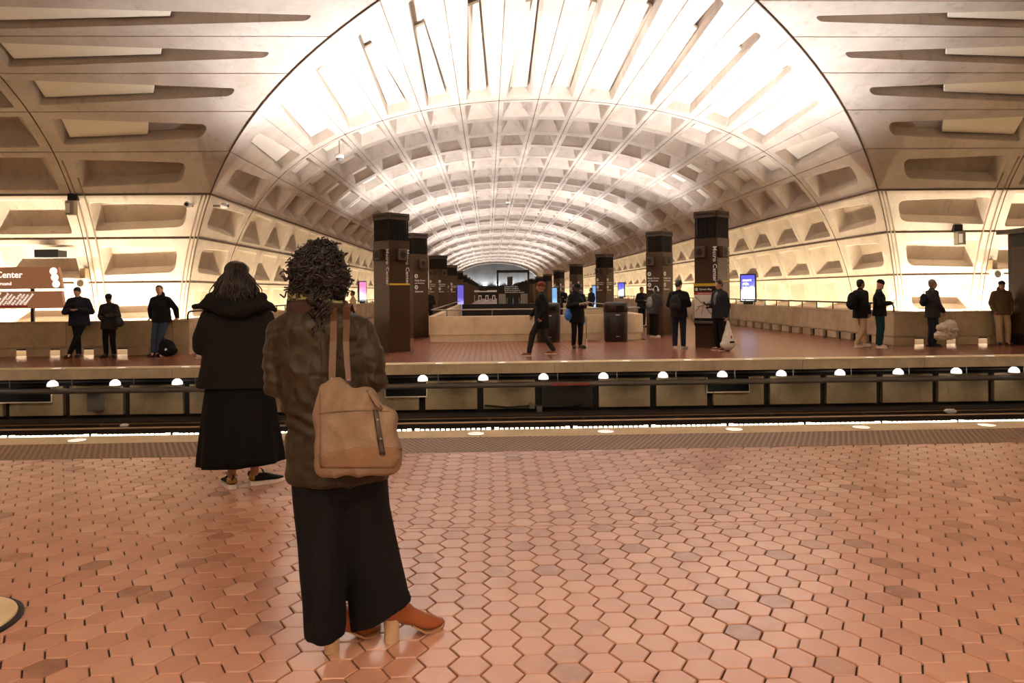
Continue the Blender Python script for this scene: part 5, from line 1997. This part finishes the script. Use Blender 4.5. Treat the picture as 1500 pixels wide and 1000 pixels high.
def boot(loc, rz):
    r = bpy.data.objects.new('boot', None)
    COL.objects.link(r); r.parent = w2; r.location = loc; r.rotation_euler = (0, 0, rz)
    m = MB()
    secs = [(-.012, .098, .20, .020), (.0, .088, .22, .034), (.03, .080, .235, .040), (.065, .072, .215, .041), (.10, .058, .165, .041), (.135, .040, .125, .042), (.17, .018, .100, .046), (.205, .012, .080, .047), (.235, .012, .062, .043), (.258, .015, .050, .034), (.275, .020, .042, .020), (.283, .024, .036, .008)]
    n = 20; vs = []; fs = []
    for s, z0, z1, w in secs:
        zc, hz = (z0 + z1) / 2, (z1 - z0) / 2
        for k in range(n):
            a = 2 * pi * k / n
            x = w * cos(a) * (1.0 if sin(a) < 0 else 1 - .25 * sin(a) * (1 if s > .08 else .3))
            vs.append((x, s, zc + hz * (sin(a) if sin(a) > 0 else -abs(sin(a)) ** .6)))
    for i in range(len(secs) - 1):
        for k in range(n):
            k2 = (k + 1) % n
            fs.append((i * n + k, i * n + k2, (i + 1) * n + k2, (i + 1) * n + k))
    fs += [tuple(range(n - 1, -1, -1)), tuple(range((len(secs) - 1) * n, len(secs) * n))]
    m.add(vs, fs)
    m.tube([(0, .028, .14), (0, .024, .20), (0, .02, .28), (0, .015, .34)], [.040, .044, .050, .054], 18)
    put('upper', fuse(m, .006, 4), M['boot'], r)
    h = MB()
    h.lathe([(.030, 0), (.031, .003), (.031, .05), (.034, .095), (.034, .105)], 24, mtx=Matrix.Translation((0, .022, 0)) @ Matrix.Diagonal((1, 1.08, 1, 1)))
    h.build('heel', M['heelw'], r, smooth=False, bevel=.002)
    so = MB()
    ol = [(.110, .035, .052), (.135, .041, .034), (.165, .046, .013), (.2, .0475, .003), (.235, .044, .003), (.26, .036, .007), (.277, .023, .013), (.288, .008, .018)]
    vs = []
    for s, w, z in ol:
        vs += [(-w, s, z), (w, s, z), (w, s, z + .010), (-w, s, z + .010)]
    fs = []
    for i in range(len(ol) - 1):
        for k in range(4):
            k2 = (k + 1) % 4
            fs.append((i * 4 + k, i * 4 + k2, (i + 1) * 4 + k2, (i + 1) * 4 + k))
    fs += [(3, 2, 1, 0), tuple(len(ol) * 4 - 4 + k for k in range(4))]
    so.add(vs, fs)
    so.build('sole', M['bsole'], r)
    return r


gl = ground(480, 957) - F2.o
gr = ground(567, 941) - F2.o
boot((gl.x, gl.y, 0), R(-42))
boot((gr.x, gr.y, 0), R(-58))

# tote bag
M['canvas'] = mat('waxed_canvas', (130, 108, 88), .75, noise=(5, .35), bump=(120, .3))
M['canvas_d'] = mat('waxed_canvas_base', (124, 94, 68), .75, noise=(7, .25), bump=(120, .3))
M['thread'] = mat('thread', (104, 82, 62), .8)
M['strap'] = mat('tan_strap', (90, 58, 37), .5, noise=(20, .2))
M['strap_d'] = mat('dark_strap', (52, 34, 26), .5)
tb = thing('tote_bag', 'tan waxed canvas tote bag with leather straps on the shoulder of the woman in front', 'bag', F2.o)
B = lambda px, py, dy=0.0: L(px, py, -.235 + dy)
kf = F2.k * .93
# front sheet outline in rows: py, left, right, depth
rows = [(561, 470, 512, .012), (568, 467, 528, .022), (580, 466, 549, .036), (596, 465, 566, .052), (615, 464, 577, .064), (640, 463.5, 584, .074), (662, 463.5, 590, .080), (678, 464, 589, .078), (687, 466, 583, .072), (692, 471, 572, .058)]
m = MB()
rg = []
for py, l, r, d in rows:
    a, c = B(l, py), B(r, py)
    rg.append(dict(c=(a + c) / 2, rx=(c.x - a.x) / 2, ry=d * .92, pw=4.0))
loft(m, rg, 44)
def bagfold(co, n):
    z = co.z
    f = .010 * (1 - 2 * abs(mnoise.noise(Vector((co.x * 9 + 3, co.y * 4, z * 5 + co.x * 7)))))
    top = max(0, min(1, (z - .95) / .12))
    return f + top * .014 * sin(co.x * 40 - z * 26) + .0025 * mnoise.noise(co * 24)


bd = put('bag_body', fuse(m, .0065, 3, bagfold), M['canvas'], tb)
bpy.context.view_layer.update()


def on_bag(px, py, off=0.0):
    o_ = Vector((0, 0, EYE)) - F2.o
    d = ray(px, py).normalized()
    ok, loc, nrm, idx = bd.ray_cast(o_, d)
    return (loc if ok else B(px, py, -.06)) - d * off


def patch(name, pxs, material, parent, off=.003, sub=8, th=.003):
    """a sheet laid on the bag: rows of (left px, right px, py)"""
    mb = MB(); vs = []; fs = []
    for l, r, y in pxs:
        for k in range(sub + 1):
            vs.append(on_bag(l + (r - l) * k / sub, y, off))
    for i in range(len(pxs) - 1):
        for k in range(sub):
            q = i * (sub + 1) + k
            fs.append((q, q + 1, q + sub + 2, q + sub + 1))
    mb.add(vs, fs)
    o = mb.build(name, material, parent, smooth=True)
    s = o.modifiers.new('s', 'SOLIDIFY'); s.thickness = th; s.offset = 0
    return o


# darker base panel with a diagonal upper edge, seam lines, dark closing strap
patch('base_panel', [(466 + 56 * max(0, 1 - i / 3.0) ** 1.0, 588.5 - max(0, i - 5) * 2.0, 655 + 3.8 * i) if i < 3 else (467 + max(0, i - 6) * 1.5, 588 - max(0, i - 4) * 2.6, 655 + 3.8 * i) for i in range(9)], M['canvas_d'], tb, .002, 12)
MB().tube([on_bag(x, 606 - .03 * (x - 466) - 3 * sin((x - 466) / 110 * pi), .0015) for x in range(467, 575, 4)], .0018, 6).build('stitching', M['thread'], bd, smooth=True)
MB().tube([on_bag(469, y, .0015) for y in range(575, 686, 5)], .0018, 6).build('stitching', M['thread'], bd, smooth=True)
ds = patch('closing_strap', [(546 + (y - 600) * .155, 553.5 + (y - 600) * .165, y) for y in range(600, 670, 6)], M['strap_d'], tb, .006, 3, .005)
for px, py in ((553, 615), (557.5, 643)):
    MB().ell(on_bag(px, py, .010), (.0062, .004, .0062), 10, 6).build('snap', M['steel'], ds, smooth=True)
# gathered corner of the top
MB().tube([B(536, 575, -.02), B(541, 571, -.035), B(546, 580, -.045), B(553, 592, -.05), B(560, 600, -.045)], [.006, .012, .016, .014, .006], 8, flat=.5).build('gather', M['canvas'], bd, smooth=True)
# dark mouth of the bag
MB().tube([B(473, 566, .01), B(483, 558, .02), B(497, 560, .02), B(509, 564, .01)], .012, 8, flat=.5).build('lining', M['black'], tb, smooth=True)
# straps over the shoulder
sh1 = [on_back(488, 452, .004), on_back(489, 470, .012), L(488.5, 500, -.175), L(487, 530, -.205), L(486.5, 556, -.225)]
sh2 = [on_back(508, 450, .004), on_back(508, 468, .012), L(507, 500, -.18), L(508.5, 530, -.215), L(511, 558, -.245)]
for pts in (sh1, sh2):
    head_ = [pts[0] + Vector((0, .10, -.02)), pts[0] + Vector((0, .05, .012))]
    pp_ = head_ + pts
    mb = MB(); vs = []; fs = []
    ww = .0145
    for i, p in enumerate(pp_):
        w = ww * (1.0 if i < 3 else .95 if pts is sh1 else (.95 - .09 * (i - 3)))
        for sx, oy in ((-1, 0), (1, 0), (1, -.004), (-1, -.004)):
            vs.append(p + Vector((sx * w, oy if i > 1 else 0, 0 if i > 1 else -oy)))
    for i in range(len(pp_) - 1):
        for k in range(4):
            k2 = (k + 1) % 4
            fs.append((i * 4 + k, i * 4 + k2, (i + 1) * 4 + k2, (i + 1) * 4 + k))
    fs += [(3, 2, 1, 0), tuple(4 * len(pp_) - 4 + k for k in range(4))]
    mb.add(vs, fs)
    st = mb.build('strap', M['strap'], tb, recalc=True)
    MB().ell(pp_[-1] + Vector((0, -.008, .004)), (.006, .004, .006), 10, 6).build('rivet', M['steel'], st, smooth=True)

# ------------------------------------------------------------------ woman in the black hooded jacket
F1 = Fig(350, 5.82)
L1_ = F1.L
w1 = thing('person', 'woman seen from behind in a black hooded jacket and long black skirt', 'person', F1.o)
hc = L1_(345, 410, .0)
mt = Matrix.Rotation(R(12), 3, 'Z') @ Matrix.Rotation(R(-12), 3, 'X')
b = MB()
head_mb(b, hc, mt)
b.cap(L1_(347, 455), hc + Vector((0, -.01, -.06)), .055, .05)
b.ell(L1_(347, 490), (.15, .10, .2)); b.ell(L1_(348, 530), (.14, .1, .17)); b.ell(L1_(350, 565), (.16, .11, .14))
sl, sr = L1_(312, 462), L1_(383, 462)
el, er = L1_(292, 500, .0), L1_(402, 500, .0)
wl_, wr_ = L1_(325, 488, .27), L1_(370, 488, .27)
b.cap(sl, sr, .05, .05); b.cap(sl, el, .047, .038); b.cap(el, wl_, .038, .027); b.cap(sr, er, .047, .038); b.cap(er, wr_, .038, .027)
gl = ground(337, 717) - F1.o; gr = ground(371, 711) - F1.o
al = Vector((gl.x + .005, gl.y + .03, .10)); ar = Vector((gr.x + .005, gr.y + .02, .10))
kl = Vector((al.x + .0, al.y + .03, .50)); kr = Vector((ar.x - .0, ar.y + .03, .50))
b.cap(L1_(337, 570), kl, .08, .052); b.cap(kl + Vector((0, -.01, -.12)), al, .052, .033); b.cap(kl, kl + Vector((0, -.01, -.14)), .05, .052)
b.cap(L1_(363, 570), kr, .08, .052); b.cap(kr + Vector((0, -.01, -.12)), ar, .052, .033); b.cap(kr, kr + Vector((0, -.01, -.14)), .05, .052)
for a_ in (al, ar):
    b.cap(a_, a_ + Vector((0, .05, -.05)), .033, .03)
me = fuse(b, .011, 4)
hb = MB()
hand_mb(hb, wl_, (.6, .45, .2), (-.3, .2, 1), 1, .9, .95); hand_mb(hb, wr_, (-.6, .45, .2), (.3, .2, 1), -1, .9, .95)
hm = hb.mesh('tmp', SK['tan'])
bm = bmesh.new(); bm.from_mesh(me); bm.from_mesh(hm); bm.to_mesh(me); bm.free()
put('body', me, mat('skin_warm', (176, 128, 100), .55), w1)
for s in (-1, 1):
    MB().ell(hc + mt @ Vector((s * .030, .0835, .002)), (.011, .006, .006), 8, 6, mt).build('eye', M['eye'], w1, smooth=True)
MB().ell(hc + mt @ Vector((0, .089, -.062)), (.022, .006, .006), 8, 6, mt).build('mouth', M['lip'], w1, smooth=True)
ph = bpy.data.objects.new('phone', MB().box(-.037, .037, -.005, .005, -.075, .075).mesh('phone', M['phone']))
COL.objects.link(ph)
ph.location = F1.o + (wl_ + wr_) / 2 + Vector((.0, .09, .05)); ph.rotation_euler = (R(-55), 0, 0)
tag(ph, 'phone held in front of the woman in the black hooded jacket', 'phone')
M['bjacket'] = mat('black_jersey', (18, 16, 16), .85, noise=(6, .25), bump=(140, .3), spec=.25)
t = MB()
loft(t, [F1.ring(444, 330, 366, .07), F1.ring(452, 312, 384, .10), F1.ring(464, 302, 394, .125), F1.ring(484, 298, 399, .14), F1.ring(510, 298, 402, .15), F1.ring(535, 295, 405, .165), F1.ring(555, 291, 409, .178), F1.ring(566, 289, 411, .182)], 36)
t.cap(L1_(309, 464), L1_(296, 494, -.01), .075, .07); t.cap(L1_(296, 494, -.01), L1_(295, 508, .0), .07, .064)
t.cap(L1_(295, 506, .0), L1_(322, 492, .24), .064, .045)
t.cap(L1_(386, 464), L1_(398, 494, -.01), .075, .07); t.cap(L1_(398, 494, -.01), L1_(400, 508, 0), .07, .064)
t.cap(L1_(400, 506, .0), L1_(374, 492, .24), .064, .045)
j1 = put('jacket', fuse(t, .009, 4, folds(51, .007, 6, 3)), M['bjacket'], w1)
h = MB()
path = [(284, 449, .0, .012), (292, 448, -.03, .026), (303, 445, -.07, .042), (318, 447, -.12, .056), (334, 452, -.15, .062), (348, 455, -.16, .060), (362, 451, -.15, .060), (376, 446, -.11, .054), (388, 446, -.06, .040), (397, 450, -.02, .024), (403, 455, .0, .012)]
for (a, b_) in zip(path[:-1], path[1:]):
    h.cap(L1_(a[0], a[1], a[2]), L1_(b_[0], b_[1], b_[2]), a[3], b_[3])
for px, py, dy in ((320, 436, -.05), (345, 440, -.09), (372, 437, -.05)):
    h.ell(L1_(px, py, dy), (.10, .06, .05), 14, 8)
hd1 = put('hood', fuse(h, .009, 4, folds(53, .016, 8, 9)), M['bjacket'], j1)
# long wavy hair
hm = MB()
for px, py, dy, rx, ry, rz in ((345, 410, -.02, .092, .105, .118), (345, 432, -.06, .13, .075, .10), (330, 436, -.03, .085, .07, .09), (364, 434, -.03, .085, .07, .09), (347, 395, -.0, .088, .1, .065)):
    hm.ell(L1_(px, py, dy), (rx, ry, rz), 16, 11)
M['bhair'] = mat('black_wavy_hair', (30, 21, 18), .4, noise=(50, .4))
hr = put('hair', fuse(hm, .010, 4, folds(61, .012, 16, 5)), M['bhair'], w1)
cb_ = MB()
for i in range(210):
    a = rnd.uniform(-1.35, 1.35)
    wv_ = 23 + 18 * rnd.random() ** 2
    py1 = rnd.uniform(430, 458)
    pts = []
    ph_ = rnd.uniform(0, 6.3)
    top_y = 385 + 9 * abs(sin(a)) ** 2 + rnd.uniform(-1, 3)
    for q in range(17):
        t_ = q / 16
        g_ = min(1, t_ * 2.2) ** .55
        px = 345 + sin(a) * (20 * g_ + (wv_ - 20) * t_ + 3) + 3.0 * sin(ph_ + t_ * 10) * t_
        py = top_y + (py1 - top_y) * t_
        dy = -.02 - .135 * cos(a * .9) * g_ + .012 * sin(ph_ * 2 + t_ * 8)
        pts.append(L1_(px, py, dy))
    cb_.tube(pts, [.0080 * (1 - .6 * q / 16) for q in range(17)], 5)
for i in range(22):
    s = rnd.choice((-1, 1))
    p0 = (345 + s * rnd.uniform(22, 30), rnd.uniform(418, 440))
    pts = []
    for q in range(10):
        t_ = q / 9
        pts.append(L1_(p0[0] + s * 16 * t_ * rnd.uniform(.8, 1) + 2 * sin(t_ * 7 + i), p0[1] + 16 * t_, -.03))
    cb_.tube(pts, .0016, 5)
wv = cb_.build('waves', M['bhair'], hr, smooth=True)
wv['kind'] = 'stuff'
# skirt
M['skirt'] = mat('black_skirt', (8, 7, 8), .85, noise=(5, .2), spec=.2)
def sf(amp, sh=0.0):
    return lambda a: 1 + amp * (sin(8 * a + .6 + sh) + .6 * sin(13 * a + 1.2) + .3 * sin(21 * a))


sk = MB()
RG = [F1.ring(548, 305, 395, .14), F1.ring(570, 301, 400, .16), F1.ring(595, 298, 404, .185, f=sf(.008)), F1.ring(620, 296, 407, .205, f=sf(.016)), F1.ring(645, 294, 411, .22, f=sf(.025)), F1.ring(668, 292, 414, .232, f=sf(.033)), F1.ring(677, 291.5, 415.5, .236, f=sf(.036), tz=.05)]
loft(sk, RG, 96, cap=False)
o = sk.build('skirt', M['skirt'], w1, smooth=True)
s_ = o.modifiers.new('s', 'SOLIDIFY'); s_.thickness = .004


# trainers
M['gold'] = mat('gold_heel', (190, 150, 84), .35, .5)
M['tsole'] = mat('white_trainer_sole', (236, 222, 214), .55)


def trainer(loc, rz):
    r = bpy.data.objects.new('shoe', None)
    COL.objects.link(r); r.parent = w1; r.location = loc; r.rotation_euler = (0, 0, rz)
    m = MB()
    secs = [(-.035, .03, .085, .026), (-.02, .026, .105, .036), (.01, .025, .100, .040), (.05, .025, .090, .040), (.09, .025, .086, .041), (.13, .025, .072, .044), (.17, .025, .060, .046), (.20, .026, .052, .042), (.225, .028, .044, .030), (.237, .03, .036, .012)]
    n = 18; vs = []; fs = []
    for s, z0, z1, w in secs:
        for k in range(n):
            a = 2 * pi * k / n
            zc, hz = (z0 + z1) / 2, (z1 - z0) / 2
            vs.append((w * cos(a), s, zc + hz * sin(a)))
    for i in range(len(secs) - 1):
        for k in range(n):
            k2 = (k + 1) % n
            fs.append((i * n + k, i * n + k2, (i + 1) * n + k2, (i + 1) * n + k))
    fs += [tuple(range(n - 1, -1, -1)), tuple(range((len(secs) - 1) * n, len(secs) * n))]
    m.add(vs, fs)
    put('upper', fuse(m, .006, 3), CL['black'], r)
    so = MB(); vs = []; fs = []
    ol = [(-.045, .020, 0, .036), (-.035, .034, 0, .036), (0, .043, 0, .034), (.06, .043, 0, .031), (.12, .046, 0, .029), (.17, .049, .003, .030), (.205, .044, .008, .033), (.232, .030, .014, .036), (.243, .012, .02, .038)]
    for s, w, z0, z1 in ol:
        vs += [(-w, s, z0), (w, s, z0), (w, s, z1), (-w, s, z1)]
    for i in range(len(ol) - 1):
        for k in range(4):
            k2 = (k + 1) % 4
            fs.append((i * 4 + k, i * 4 + k2, (i + 1) * 4 + k2, (i + 1) * 4 + k))
    fs += [(3, 2, 1, 0), tuple(len(ol) * 4 - 4 + k for k in range(4))]
    so.add(vs, fs)
    so.build('sole', M['tsole'], r)
    g_ = MB(); vs = []; fs = []
    for i in range(9):
        a = R(180 + 180 * i / 8)
        for z, rr in ((.045, 1.06), (.075, 1.02), (.098, .92)):
            vs.append((.038 * cos(a) * rr * (1 - .25 * (z > .09)), -.005 + .036 * sin(a) * rr, z))
    for i in range(8):
        for k in range(2):
            fs.append((i * 3 + k, i * 3 + k + 1, i * 3 + k + 4, i * 3 + k + 3))
    g_.add(vs, fs)
    o = g_.build('heel_tab', M['gold'], r, smooth=True)
    q = o.modifiers.new('s', 'SOLIDIFY'); q.thickness = .004
    MB().tube([(-.01, -.040, .075), (0, -.048, .095), (.0, -.044, .112), (.0, -.032, .108)], .008, 8).build('pull_tab', SHOE['black'], r, smooth=True)
    lc = MB()
    for k in range(4):
        y = .07 + .022 * k; z = .092 - .008 * k
        lc.tube([(-.03, y, z - .008), (0, y + .006, z + .004), (.03, y, z - .008)], .0035, 6)
    for s in (-1, 1):
        lc.tube([(0, .065, .098), (s * .018, .055, .125), (s * .034, .06, .12), (s * .02, .068, .1), (0, .068, .098)], .0035, 6)
    lc.build('laces', SHOE['black'], r, smooth=True)


trainer((gl.x, gl.y + .045, 0), R(33))
trainer((gr.x, gr.y + .035, 0), R(-62))
